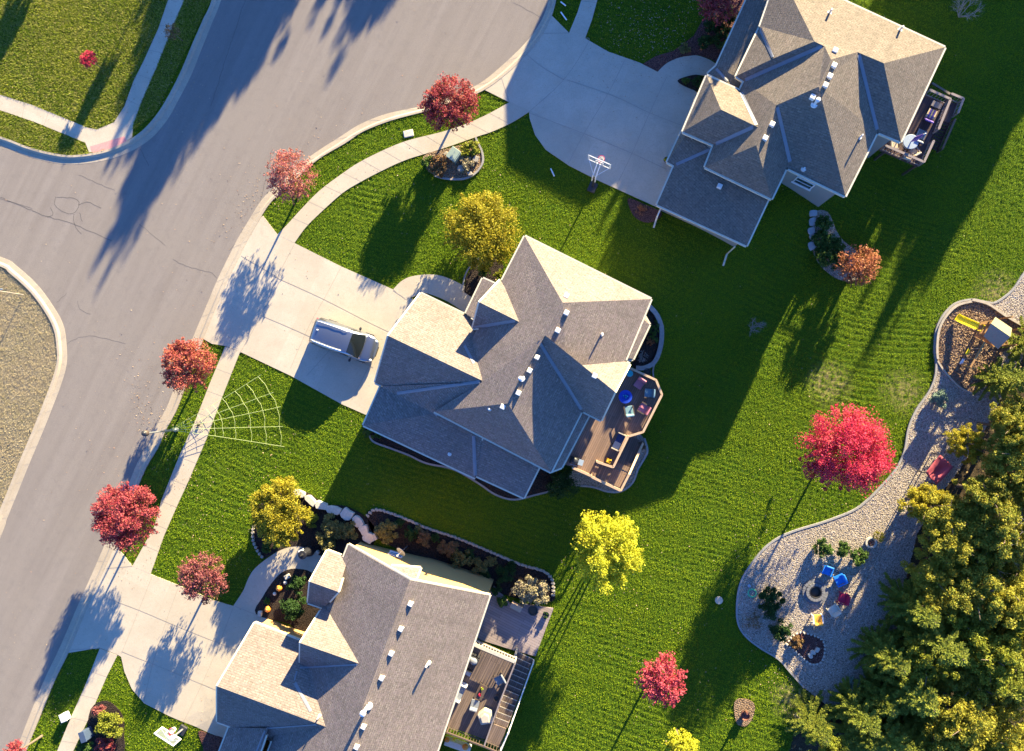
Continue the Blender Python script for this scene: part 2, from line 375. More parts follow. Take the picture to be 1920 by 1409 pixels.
L['pale'] = leafmat("pale_leaf", [(.34, .30, .17), (.42, .36, .24), (.28, .26, .13), (.38, .28, .2)], .25)
L['rust'] = leafmat("rust_leaf", [(.24, .13, .06), (.30, .17, .08), (.18, .10, .05), (.2, .17, .05)], .25)
L['bluegreen'] = leafmat("blue_green_leaf", [(.20, .28, .20), (.28, .36, .27), (.15, .22, .16)], .2)
L['forest'] = leafmat("forest_leaf", [(.20, .22, .028), (.28, .27, .035), (.14, .18, .025), (.34, .29, .035), (.42, .33, .04)], .3)
L['dry'] = leafmat("fallen_leaf", [(.34, .24, .15), (.44, .32, .21), (.25, .16, .10), (.48, .39, .27), (.36, .18, .11)], .0)
# ------------------------------------------------------------------ outlines traced from the photograph (photo pixels)
EAST_IN = [(820, -330), (930, -250), (1000, -140), (1035, -60), (1028, 0), (1020, 27), (1003, 57), (977, 88), (940, 123), (897, 157), (840, 182), (787, 199), (723, 213), (673, 233), (640, 254), (583, 291), (533, 334), (493, 370), (467, 410), (447, 443), (433, 470), (407, 523), (383, 580), (363, 627), (335, 700), (313, 760), (293, 797), (277, 833), (257, 866), (233, 925), (200, 1009), (173, 1072), (143, 1139), (110, 1216), (83, 1272), (50, 1352), (28, 1409), (-40, 1580)]
EAST_OUT = [(810, -350), (940, -272), (1015, -150), (1052, -60), (1042, 0), (1035, 27), (1018, 63), (989, 100), (952, 136), (907, 169), (848, 194), (793, 210), (733, 226), (680, 247), (648, 268), (592, 302), (545, 345), (507, 380), (482, 419), (463, 452), (450, 478), (424, 531), (400, 588), (381, 635), (353, 708), (331, 768), (311, 805), (295, 841), (274, 876), (250, 933), (217, 1017), (190, 1080), (160, 1147), (128, 1223), (100, 1281), (68, 1360), (45, 1417), (-22, 1590)]
NW_IN = [(520, -300), (470, -170), (413, 0), (397, 40), (377, 90), (357, 140), (333, 187), (310, 227), (277, 263), (233, 288), (187, 302), (133, 308), (90, 303), (43, 290), (0, 273), (-150, 225)]
NW_OUT = [(506, -310), (455, -175), (399, -3), (382, 36), (361, 84), (341, 132), (318, 178), (295, 215), (265, 248), (226, 272), (184, 286), (134, 292), (94, 287), (49, 275), (4, 258), (-146, 210)]
SW_IN = [(-150, 432), (0, 482), (27, 497), (67, 533), (97, 573), (117, 610), (123, 650), (123, 683), (113, 720), (97, 763), (77, 813), (53, 870), (30, 927), (10, 976), (-10, 1030), (-180, 1440)]
SW_OUT = [(-156, 447), (-6, 497), (17, 511), (55, 545), (83, 582), (101, 616), (107, 651), (107, 680), (98, 714), (82, 757), (62, 807), (38, 864), (15, 921), (-5, 970), (-25, 1024), (-195, 1434)]
LAMP = (332, 806)
def npip(X, Y, poly):
    """points in polygon, arrays"""
    ins = np.zeros(X.shape, bool); n = len(poly)
    for i in range(n):
        x1, y1 = poly[i]; x2, y2 = poly[(i + 1) % n]
        if y1 == y2: continue
        c = ((y1 > Y) != (y2 > Y)) & (X < (x2 - x1) * (Y - y1) / (y2 - y1) + x1); ins ^= c
    return ins
def wpoly(poly, z=0.0, g=False):
    return [((G(*p) if g else P(p[0], p[1], z)).xy[:]) for p in poly]
def mid(a, b, t=.5): return [(p[0] + (q[0] - p[0]) * t, p[1] + (q[1] - p[1]) * t) for p, q in zip(resample(a, 120), resample(b, 120))]
ROADM = mid(cat_rom(EAST_IN), cat_rom(EAST_OUT), .8) + mid(cat_rom(SW_IN), cat_rom(SW_OUT), .8)[::-1] + mid(cat_rom(NW_IN), cat_rom(NW_OUT), .8)[::-1]
ROADO = resample(cat_rom(EAST_OUT), 160) + resample(cat_rom(SW_OUT), 110)[::-1] + resample(cat_rom(NW_OUT), 110)[::-1]
ROCK = cat_rom([(1955, 470), (1920, 512), (1897, 545), (1867, 567), (1845, 566), (1820, 562), (1790, 570), (1767, 593), (1755, 620), (1752, 657), (1755, 683), (1752, 710), (1740, 737), (1717, 770), (1703, 803), (1695, 847), (1677, 883), (1647, 917), (1627, 937), (1600, 957), (1547, 978), (1480, 999), (1440, 1022), (1410, 1056), (1390, 1089), (1382, 1126), (1383, 1166), (1397, 1192), (1427, 1216), (1460, 1236), (1483, 1262), (1512, 1294)], 5)
ROCKP = ROCK + [(1560, 1330), (1640, 1260), (1680, 1180), (1700, 1080), (1720, 1000), (1760, 930), (1800, 880), (1850, 800), (1900, 700), (1990, 560)]
FOREST = [(1990, 540), (1925, 640), (1880, 680), (1848, 720), (1830, 770), (1800, 830), (1740, 900), (1700, 970), (1690, 1040), (1670, 1120), (1640, 1190), (1590, 1240), (1540, 1290), (1500, 1330), (1478, 1420), (1470, 1520), (2400, 1600), (2400, 500)]
ROUGH = [(-200, -300), (480, -300), (395, 0), (290, 215), (170, 300), (-200, 240)]
WORN = [[(1545, 680), (1570, 690), (1580, 720), (1570, 750), (1550, 760), (1530, 720)], [(1470, 1290), (1500, 1275), (1520, 1300), (1500, 1350), (1470, 1360)], [(1850, 545), (1880, 525), (1900, 545), (1870, 570), (1850, 566)], [(1680, 730), (1700, 715), (1715, 735), (1690, 760)]]
# ------------------------------------------------------------------ ground sheet
def axis(lo, hi, st, far):
    a = list(np.arange(lo, hi, st)); k = st; x = a[-1]
    while x < far: k *= 1.45; x += k; a.append(x)
    k = st; x = a[0]; pre = []
    while x > -far: k *= 1.45; x -= k; pre.append(x)
    return np.array(pre[::-1] + a)
gx = axis(-53, 38, .14, 4000.); gy = axis(-34, 34, .14, 4000.)
GX, GY = np.meshgrid(gx, gy)
tt = np.clip((0.7 * GX - 0.71 * GY + 3.16) / 9.6, 0, 1); GZ = -2.6 * tt * tt * (3 - 2 * tt)
rs = np.random.default_rng(5)
def vnoise(X, Y, sc, seed):
    r = np.random.default_rng(seed).random((256, 256)); x = X / sc; y = Y / sc
    i = np.floor(x).astype(int); j = np.floor(y).astype(int); u = x - i; v = y - j; u = u * u * (3 - 2 * u); v = v * v * (3 - 2 * v)
    a = r[i & 255, j & 255]; b = r[(i + 1) & 255, j & 255]; c = r[i & 255, (j + 1) & 255]; d = r[(i + 1) & 255, (j + 1) & 255]
    return a * (1 - u) * (1 - v) + b * u * (1 - v) + c * (1 - u) * v + d * u * v
inner = (np.abs(GX) < 60) & (np.abs(GY) < 40)
inroad = npip(GX, GY, wpoly(ROADM))
rough = npip(GX, GY, wpoly(ROUGH)).astype(float); dryz = npip(GX, GY, wpoly([(p[0], p[1]) for p in SW_OUT] + [(-400, 1430), (-400, 430)])).astype(float)
litter = npip(GX, GY, wpoly(FOREST, -2.6)).astype(float)
worn = np.zeros_like(GX)
for w in WORN:
    c = np.mean([P(p[0], p[1], -2.6).xy for p in w], axis=0); worn = np.maximum(worn, np.clip(1.5 - np.hypot(GX - c[0], GY - c[1]) / 1.4, 0, 1) * (.4 + .6 * vnoise(GX, GY, .5, 77)))
# mowing rows: direction turns a little from lawn to lawn
th = math.radians(-19) + .22 * (vnoise(GX, GY, 17., 3) - .5)
sn = -np.sin(th) * GX + np.cos(th) * GY + .10 * (vnoise(GX, GY, .8, 9) - .5)
row = np.abs(((sn / .46) % 1.0) - .5) * 2
mown = (-.06 * np.clip((row - .55) / .35, 0, 1) * np.clip(2.2 * vnoise(GX, GY, 3.4, 12) - .6, 0, 1) - .035 * vnoise(GX, GY, .21, 4) - .02 * rs.random(GX.shape))
shag = -.05 * vnoise(GX, GY, .42, 6) - .03 * vnoise(GX, GY, .19, 8)
drel = -.03 * vnoise(GX, GY, .5, 16) - .03 * vnoise(GX, GY, .2, 18)
rel = np.where(rough > .5, shag, np.where(dryz > .5, drel, mown)); rel = np.where(litter > .5, -.1 * vnoise(GX, GY, .4, 2), rel)
GZ = GZ + np.where(inner, rel, 0) - .03
GZ = np.where(inroad, -.45, GZ)
ny, nx = GX.shape
me = bpy.data.meshes.new("ground"); me.vertices.add(nx * ny)
me.vertices.foreach_set("co", np.stack([GX, GY, GZ], -1).astype(np.float32).ravel())
ii = (np.arange(ny - 1)[:, None] * nx + np.arange(nx - 1)[None, :]).ravel()
q = np.stack([ii, ii + 1, ii + nx + 1, ii + nx], 1).astype(np.int32)
me.loops.add(q.size); me.loops.foreach_set("vertex_index", q.ravel()); me.polygons.add(len(q))
me.polygons.foreach_set("loop_start", np.arange(len(q), dtype=np.int32) * 4); me.polygons.foreach_set("use_smooth", np.ones(len(q), bool))
me.update(); me.validate()
for nm, a in (("rough", rough), ("dry", dryz), ("worn", worn), ("litter", litter)):
    at = me.attributes.new(nm, 'FLOAT', 'POINT'); at.data.foreach_set("value", a.astype(np.float32).ravel())
me.materials.append(M['grass'])
ground = bpy.data.objects.new("ground", me); COL.objects.link(ground); tag(ground, "mown green lawns with dark mowing rows and drier verges", "lawn", None, "structure")
# ------------------------------------------------------------------ road, kerbs, pavements, drives
road = patch_obj("road", ROADO, -.12, M['asphalt'], skirt=.1, kind="structure", flat=-.12)
def kerb(a, b, label):
    a = [P(p[0], p[1], 0) for p in resample(cat_rom(a), 170)]; b = [P(p[0], p[1], 0) for p in resample(cat_rom(b), 170)]
    prof = [(-.03, -.16), (0, -.112), (.55, -.095), (.72, .015), (.78, .03), (1.04, .03), (1.05, -.4)]
    vs = [];
    for p, q in zip(a, b):
        for s, z in prof: vs.append((p.x + (q.x - p.x) * s, p.y + (q.y - p.y) * s, z))
    n = len(prof); mb = MB(); mb.add(vs, [(i * n + k, i * n + k + 1, (i + 1) * n + k + 1, (i + 1) * n + k) for i in range(169) for k in range(n - 1)])
    o = mb.build("kerb", M['kerb']); tag(o, label, "kerb", None, "structure")
    j = MB()
    for i in range(4, 166, 5):
        p, q2 = a[i], b[i]; d = (q2 - p); w = Vector((-d.y, d.x, 0)).normalized() * .02
        j.add([p + w + Vector((0, 0, -.106)), p - w + Vector((0, 0, -.106)), p + d * .55 - w + Vector((0, 0, -.09)), p + d * .55 + w + Vector((0, 0, -.09))], [(0, 1, 2, 3)])
        j.add([p + d * .78 + w + Vector((0, 0, .034)), p + d * .78 - w + Vector((0, 0, .034)), p + d * 1.02 - w + Vector((0, 0, .034)), p + d * 1.02 + w + Vector((0, 0, .034))], [(0, 1, 2, 3)])
    j.build("joint", M['joint'], o, world=False); return o
kerb(EAST_IN, EAST_OUT, "pale concrete kerb along the house side of the road")
kerb(NW_IN, NW_OUT, "concrete kerb round the shaggy corner lawn")
kerb(SW_IN, SW_OUT, "concrete kerb round the dry grass island")
NWWALK = [(400, -150), (345, 0), (320, 60), (293, 127), (267, 187), (250, 232), (247, 258), (228, 271), (184, 285), (167, 286), (160, 268), (133, 257), (67, 230), (0, 207), (-150, 152), (-150, 118), (0, 178), (60, 197), (133, 227), (165, 240), (182, 243), (213, 230), (233, 200), (250, 153), (270, 113), (297, 53), (315, 0), (370, -150)]
E_UP = [(955, 192), (917, 213), (873, 233), (827, 248), (767, 263), (723, 280), (673, 305), (640, 327), (600, 357), (567, 390), (537, 423), (520, 440)]
E_LO = [(992, 210), (960, 230), (923, 247), (893, 257), (827, 280), (767, 298), (723, 317), (673, 343), (640, 364), (600, 400), (573, 427), (552, 456)]
EWALK = cat_rom(E_UP, 4) + cat_rom(E_LO, 4)[::-1]
MW_L = [(422, 650), (393, 720), (367, 787), (337, 853), (303, 937), (290, 986), (248, 1062)]; MW_R = [(450, 660), (417, 743), (387, 823), (353, 903), (335, 942), (307, 1006), (282, 1077)]
SWK_L = [(187, 1216), (157, 1292), (130, 1352), (107, 1409), (60, 1520)]; SWK_R = [(220, 1229), (200, 1269), (167, 1346), (137, 1409), (92, 1520)]
N_L = [(1067, 62), (1083, 23), (1090, 0), (1110, -60)]; N_R = [(1097, 72), (1110, 37), (1120, 0), (1142, -60)]
def sheet(name, poly, dz, label=None, mat='conc'): return patch_obj(name, poly, dz, M[mat], kind="structure", label=label, cat=("pavement" if label else None), skirt=.12)
D1 = [(987, 104), (1015, 62), (1035, 30), (1067, 62), (1097, 72), (1140, 97), (1200, 118), (1233, 135), (1275, 151), (1330, 190), (1330, 330), (1270, 405), (1230, 388), (1120, 338), (1067, 311), (1023, 281), (1003, 253), (993, 222), (992, 210), (955, 192), (905, 167), (948, 133)]
D2 = [(478, 417), (493, 405), (520, 440), (552, 456), (640, 500), (737, 543), (800, 575), (900, 620), (880, 700), (760, 800), (690, 780), (640, 758), (545, 705), (450, 660), (422, 649), (397, 645), (378, 634), (397, 587), (421, 529), (447, 476), (460, 450)]
D3 = [(188, 1081), (213, 1017), (248, 1062), (282, 1077), (330, 1096), (397, 1125), (437, 1137), (480, 1152), (530, 1172), (560, 1260), (520, 1400), (470, 1405), (420, 1386), (367, 1363), (317, 1343), (270, 1319), (247, 1292), (233, 1259), (227, 1232), (220, 1228), (187, 1215), (127, 1225), (157, 1147)]
sheet("driveway", D1, .012, "wide shaded driveway of the upper right house"); sheet("driveway", D2, .012, "sunlit driveway with the silver van parked on it"); sheet("driveway", D3, .012, "tree shaded driveway of the lower left house")
for poly, lb in ((NWWALK, "corner pavement with pink ramp paver"), (EWALK, "curved pavement between two driveways"), (MW_L + MW_R[::-1], "straight pavement beside the street lamp"), (SWK_L + SWK_R[::-1], "pavement strip in the lower left corner"), (N_L + N_R[::-1], "short shaded pavement at the top")):
    sheet("pavement", poly, .016, lb)
WK1 = cat_rom([(1233, 135), (1250, 119), (1275, 108), (1305, 104), (1330, 112)], 4) + [(1390, 150), (1385, 185)] + cat_rom([(1350, 150), (1315, 141), (1290, 146), (1268, 152)], 3)
WK2 = cat_rom([(737, 543), (752, 528), (770, 519), (800, 515), (825, 517), (850, 526), (887, 545)], 4) + [(925, 565), (890, 610)] + cat_rom([(873, 588), (840, 566), (800, 550), (785, 553), (760, 562)], 3)
WK3 = cat_rom([(437, 1137), (447, 1122), (457, 1106), (466, 1084), (480, 1064), (513, 1039), (540, 1027), (567, 1026), (603, 1042)], 4) + [(640, 1060), (620, 1090)] + cat_rom([(587, 1076), (560, 1067), (533, 1071), (513, 1089), (493, 1119), (480, 1153)], 4)
for poly, lb in ((WK1, "curved shaded front walk of the upper right house"), (WK2, "curved front walk dappled by the gold tree"), (WK3, "curved front walk round a dark flower bed")):
    sheet("front_walk", poly, .020, lb)
tp = patch_obj("tactile_ramp", [(169, 275), (233, 256), (238, 266), (229, 272), (186, 287), (173, 289)], .024, M['tactile'], kind="structure", label="pink tactile ramp paver at the corner kerb", cat="pavement")
# joints in the concrete
jt = MB()
def cross_joints(L_, R_, step, dz):
    n = max(3, int(sum(math.dist(a, b) for a, b in zip(L_, L_[1:])) / step)); a = resample(cat_rom(L_), n); b = resample(cat_rom(R_), n)
    for p, q2 in list(zip(a, b))[1:-1]: ribbon(jt, [p, q2], .035, dz)
cross_joints(E_UP, E_LO, 38, .020); cross_joints(MW_L, MW_R, 38, .020); cross_joints(SWK_L, SWK_R, 38, .020); cross_joints(N_L, N_R, 38, .02)
cross_joints([(315, 0), (297, 53), (270, 113), (250, 153), (233, 200), (213, 230)], [(345, 0), (320, 60), (293, 127), (267, 187), (252, 225), (246, 250)], 38, .020)
cross_joints([(182, 243), (133, 227), (60, 197), (0, 178)], [(163, 270), (133, 257), (67, 230), (0, 207)], 38, .020)
for pth in ([(1097, 72), (1103, 80), (1057, 150), (992, 210)], [(1063, 150), (1150, 180), (1218, 212), (1280, 236)], [(992, 212), (1095, 251), (1185, 288), (1250, 318)], [(1172, 112), (1142, 172), (1095, 251), (1065, 308)], [(1250, 145), (1218, 212), (1185, 288), (1155, 350)], [(987, 102), (1015, 125), (1057, 150)],
            [(1020, 63), (1067, 62)], [(940, 145), (955, 192)],
            [(552, 458), (520, 520), (490, 590), (450, 662)], [(640, 500), (612, 553), (580, 610), (545, 690)], [(505, 515), (600, 558), (690, 604), (745, 630)], [(490, 592), (560, 622), (630, 655), (700, 690)], [(452, 480), (520, 520)], [(737, 545), (760, 560)], [(620, 655), (575, 705)], [(803, 516), (803, 552)], [(690, 690), (660, 750)],
            [(286, 1079), (262, 1140), (228, 1225)], [(437, 1140), (412, 1205), (380, 1280), (345, 1352)], [(335, 1100), (310, 1170), (285, 1250), (270, 1316)], [(195, 1120), (262, 1145), (340, 1178), (440, 1218)], [(228, 1222), (310, 1255), (400, 1292), (425, 1302)], [(440, 1137), (485, 1155)], [(200, 1066), (248, 1062)], [(133, 1219), (190, 1216)]):
    ribbon(jt, cat_rom(pth, 4), .036, .022)
jt.build("pavement_joint", M['joint'])["kind"] = "structure"
# tar seams in the road
ck = MB(); rc = random.Random(4)
def wig(path, w):
    pts = resample(cat_rom(path), max(6, int(sum(math.dist(a, b) for a, b in zip(path, path[1:])) / 6)))
    ribbon(ck, [(p[0] + rc.uniform(-.9, .9), p[1] + rc.uniform(-.9, .9)) for p in pts], w, 0, -.116)
for pth in ([(105, 370), (103, 385), (118, 398), (138, 400), (147, 388), (145, 375), (125, 371), (105, 370)], [(147, 385), (165, 380), (190, 391)], [(138, 402), (139, 420), (152, 440)], [(150, 400), (154, 415)], [(60, 395), (90, 407), (135, 420), (210, 452)], [(95, 390), (100, 402), (88, 408)], [(0, 370), (60, 395)]): wig(pth, .055)
for pth in ([(125, 645), (150, 633), (180, 632), (235, 645)], [(325, 487), (350, 500), (395, 512), (407, 522)], [(148, 328), (180, 343), (215, 357)], [(0, 372), (60, 392)], [(263, 280), (280, 312)], [(260, 420), (310, 460)], [(107, 567), (125, 550)], [(145, 565), (150, 580), (170, 590)], [(963, 5), (1015, 33)], [(460, 0), (430, 90), (395, 200)], [(510, 280), (480, 400), (430, 470)]): wig(pth, .032)
ck.build("tar_seam", M['tar'], road, world=False)
# ------------------------------------------------------------------ beds and paths
bark_area = cat_rom([(1820, 566), (1792, 574), (1770, 596), (1758, 622), (1755, 657), (1757, 677)], 4) + cat_rom([(1768, 695), (1785, 715), (1802, 730), (1823, 738)], 3) + [(1850, 715), (1880, 660), (1930, 625)] + cat_rom([(1905, 607), (1880, 592), (1850, 572)], 3)
sheet("rock_path", ROCKP, .05, "path and seating area of pale river rock", 'gravel')
sheet("play_bark", bark_area, .07, "brown bark under the wooden playset", 'bark')
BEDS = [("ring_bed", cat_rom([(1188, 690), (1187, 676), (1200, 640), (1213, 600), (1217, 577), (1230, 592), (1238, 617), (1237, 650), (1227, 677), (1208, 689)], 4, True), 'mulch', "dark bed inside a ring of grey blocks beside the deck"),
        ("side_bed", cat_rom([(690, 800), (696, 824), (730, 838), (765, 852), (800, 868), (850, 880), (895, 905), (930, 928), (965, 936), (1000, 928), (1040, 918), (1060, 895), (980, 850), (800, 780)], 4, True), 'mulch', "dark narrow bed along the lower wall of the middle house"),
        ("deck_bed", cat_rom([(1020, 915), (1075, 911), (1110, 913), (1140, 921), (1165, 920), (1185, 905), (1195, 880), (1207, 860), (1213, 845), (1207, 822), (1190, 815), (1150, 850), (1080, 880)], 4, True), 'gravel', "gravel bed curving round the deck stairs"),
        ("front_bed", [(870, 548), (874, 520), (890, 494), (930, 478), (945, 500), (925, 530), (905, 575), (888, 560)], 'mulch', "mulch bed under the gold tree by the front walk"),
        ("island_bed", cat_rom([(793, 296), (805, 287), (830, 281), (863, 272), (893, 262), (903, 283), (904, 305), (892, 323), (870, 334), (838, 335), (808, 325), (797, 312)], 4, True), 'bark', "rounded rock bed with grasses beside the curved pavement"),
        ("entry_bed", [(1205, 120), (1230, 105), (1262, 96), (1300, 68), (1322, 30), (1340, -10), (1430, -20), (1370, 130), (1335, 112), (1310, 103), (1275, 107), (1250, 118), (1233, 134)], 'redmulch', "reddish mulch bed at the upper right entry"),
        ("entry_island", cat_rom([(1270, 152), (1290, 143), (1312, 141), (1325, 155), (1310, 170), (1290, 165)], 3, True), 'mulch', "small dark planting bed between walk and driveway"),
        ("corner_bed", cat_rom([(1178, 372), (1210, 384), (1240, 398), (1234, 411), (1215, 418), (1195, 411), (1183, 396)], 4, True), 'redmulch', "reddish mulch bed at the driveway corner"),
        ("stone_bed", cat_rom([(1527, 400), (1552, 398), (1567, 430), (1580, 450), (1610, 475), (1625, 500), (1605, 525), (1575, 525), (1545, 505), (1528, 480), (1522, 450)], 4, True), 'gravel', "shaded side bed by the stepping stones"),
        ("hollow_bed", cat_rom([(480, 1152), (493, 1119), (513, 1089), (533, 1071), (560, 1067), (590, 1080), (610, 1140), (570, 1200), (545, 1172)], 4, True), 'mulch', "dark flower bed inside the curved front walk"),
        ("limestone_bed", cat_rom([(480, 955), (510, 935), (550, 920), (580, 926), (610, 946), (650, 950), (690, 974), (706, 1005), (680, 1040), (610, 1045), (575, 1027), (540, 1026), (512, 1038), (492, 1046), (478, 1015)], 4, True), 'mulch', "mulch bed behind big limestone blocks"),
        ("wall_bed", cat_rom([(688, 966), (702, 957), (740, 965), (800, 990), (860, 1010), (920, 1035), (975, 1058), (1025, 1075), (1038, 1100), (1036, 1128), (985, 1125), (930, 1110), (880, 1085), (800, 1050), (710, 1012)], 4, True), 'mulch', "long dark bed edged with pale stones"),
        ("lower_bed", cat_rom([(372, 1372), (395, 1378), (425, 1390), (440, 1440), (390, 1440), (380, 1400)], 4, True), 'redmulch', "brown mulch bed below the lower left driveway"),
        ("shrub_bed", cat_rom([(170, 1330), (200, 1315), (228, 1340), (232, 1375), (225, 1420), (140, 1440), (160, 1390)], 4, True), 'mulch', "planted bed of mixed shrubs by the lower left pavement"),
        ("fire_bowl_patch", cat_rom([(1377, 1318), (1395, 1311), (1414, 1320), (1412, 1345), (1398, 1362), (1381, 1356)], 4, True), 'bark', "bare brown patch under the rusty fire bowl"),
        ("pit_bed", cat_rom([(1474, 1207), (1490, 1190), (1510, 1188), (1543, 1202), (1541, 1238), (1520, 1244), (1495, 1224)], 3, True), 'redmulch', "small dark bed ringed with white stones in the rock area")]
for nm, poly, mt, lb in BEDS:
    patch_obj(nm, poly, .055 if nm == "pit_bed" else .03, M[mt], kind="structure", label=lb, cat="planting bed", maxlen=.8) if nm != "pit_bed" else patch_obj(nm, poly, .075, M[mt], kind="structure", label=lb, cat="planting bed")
def edging(name, path, w, h, mat, label, closed=False, dz=0.0, cat="edging"):
    mb = MB(); border(mb, path, w, h, dz, closed); return tag(mb.build(name, M[mat]), label, cat)
edging("rock_edging", ROCK[:-1], .14, .10, 'brickedge', "grey edging strip between lawn and river rock")
edging("play_border", [p for p in bark_area[0:20]], .16, .24, 'timber', "raised pale border on the lawn side of the play bark")
edging("play_border", cat_rom([(1820, 563), (1850, 571), (1880, 591), (1905, 606), (1935, 622)], 5), .16, .26, 'timber', "raised pale border on the upper side of the play bark")
edging("play_border", cat_rom([(1757, 677), (1768, 694), (1785, 714), (1802, 729), (1823, 738)], 4), .12, .14, 'timber', "low dark border between play bark and rocks")
edging("bed_edging", cat_rom([(1192, 690), (1208, 690), (1227, 679), (1238, 651), (1240, 617), (1231, 591), (1217, 575)], 5), .34, .26, 'brickedge', "thick grey block edging curved round the ring bed")
edging("bed_edging", cat_rom([(1226, 715), (1225, 690), (1236, 665), (1243, 640), (1243, 610)], 5), .12, .06, 'brickedge', "thin outer grey strip beside the ring bed")
edging("bed_edging", cat_rom([(692, 812), (700, 828), (730, 840), (765, 853), (800, 869), (850, 880), (895, 905), (930, 928), (965, 937), (1005, 928), (1045, 918)], 5), .14, .08, 'brickedge', "wavy grey edging along the lower wall of the middle house")
edging("bed_edging", cat_rom([(1080, 911), (1110, 913), (1140, 922), (1165, 921), (1186, 905), (1196, 880), (1208, 860), (1214, 845), (1208, 822)], 5), .16, .08, 'brickedge', "grey edging curved round the deck stairs")
edging("bed_edging", cat_rom([(892, 258), (896, 268), (904, 285), (905, 306), (892, 325), (870, 336), (838, 336), (815, 330)], 5), .14, .10, 'brickedge', "pale edging curved round the rock bed by the pavement")
edging("bed_edging", cat_rom([(867, 548), (872, 518), (886, 494), (900, 484)], 5), .12, .08, 'brickedge', "short grey edging under the gold tree")
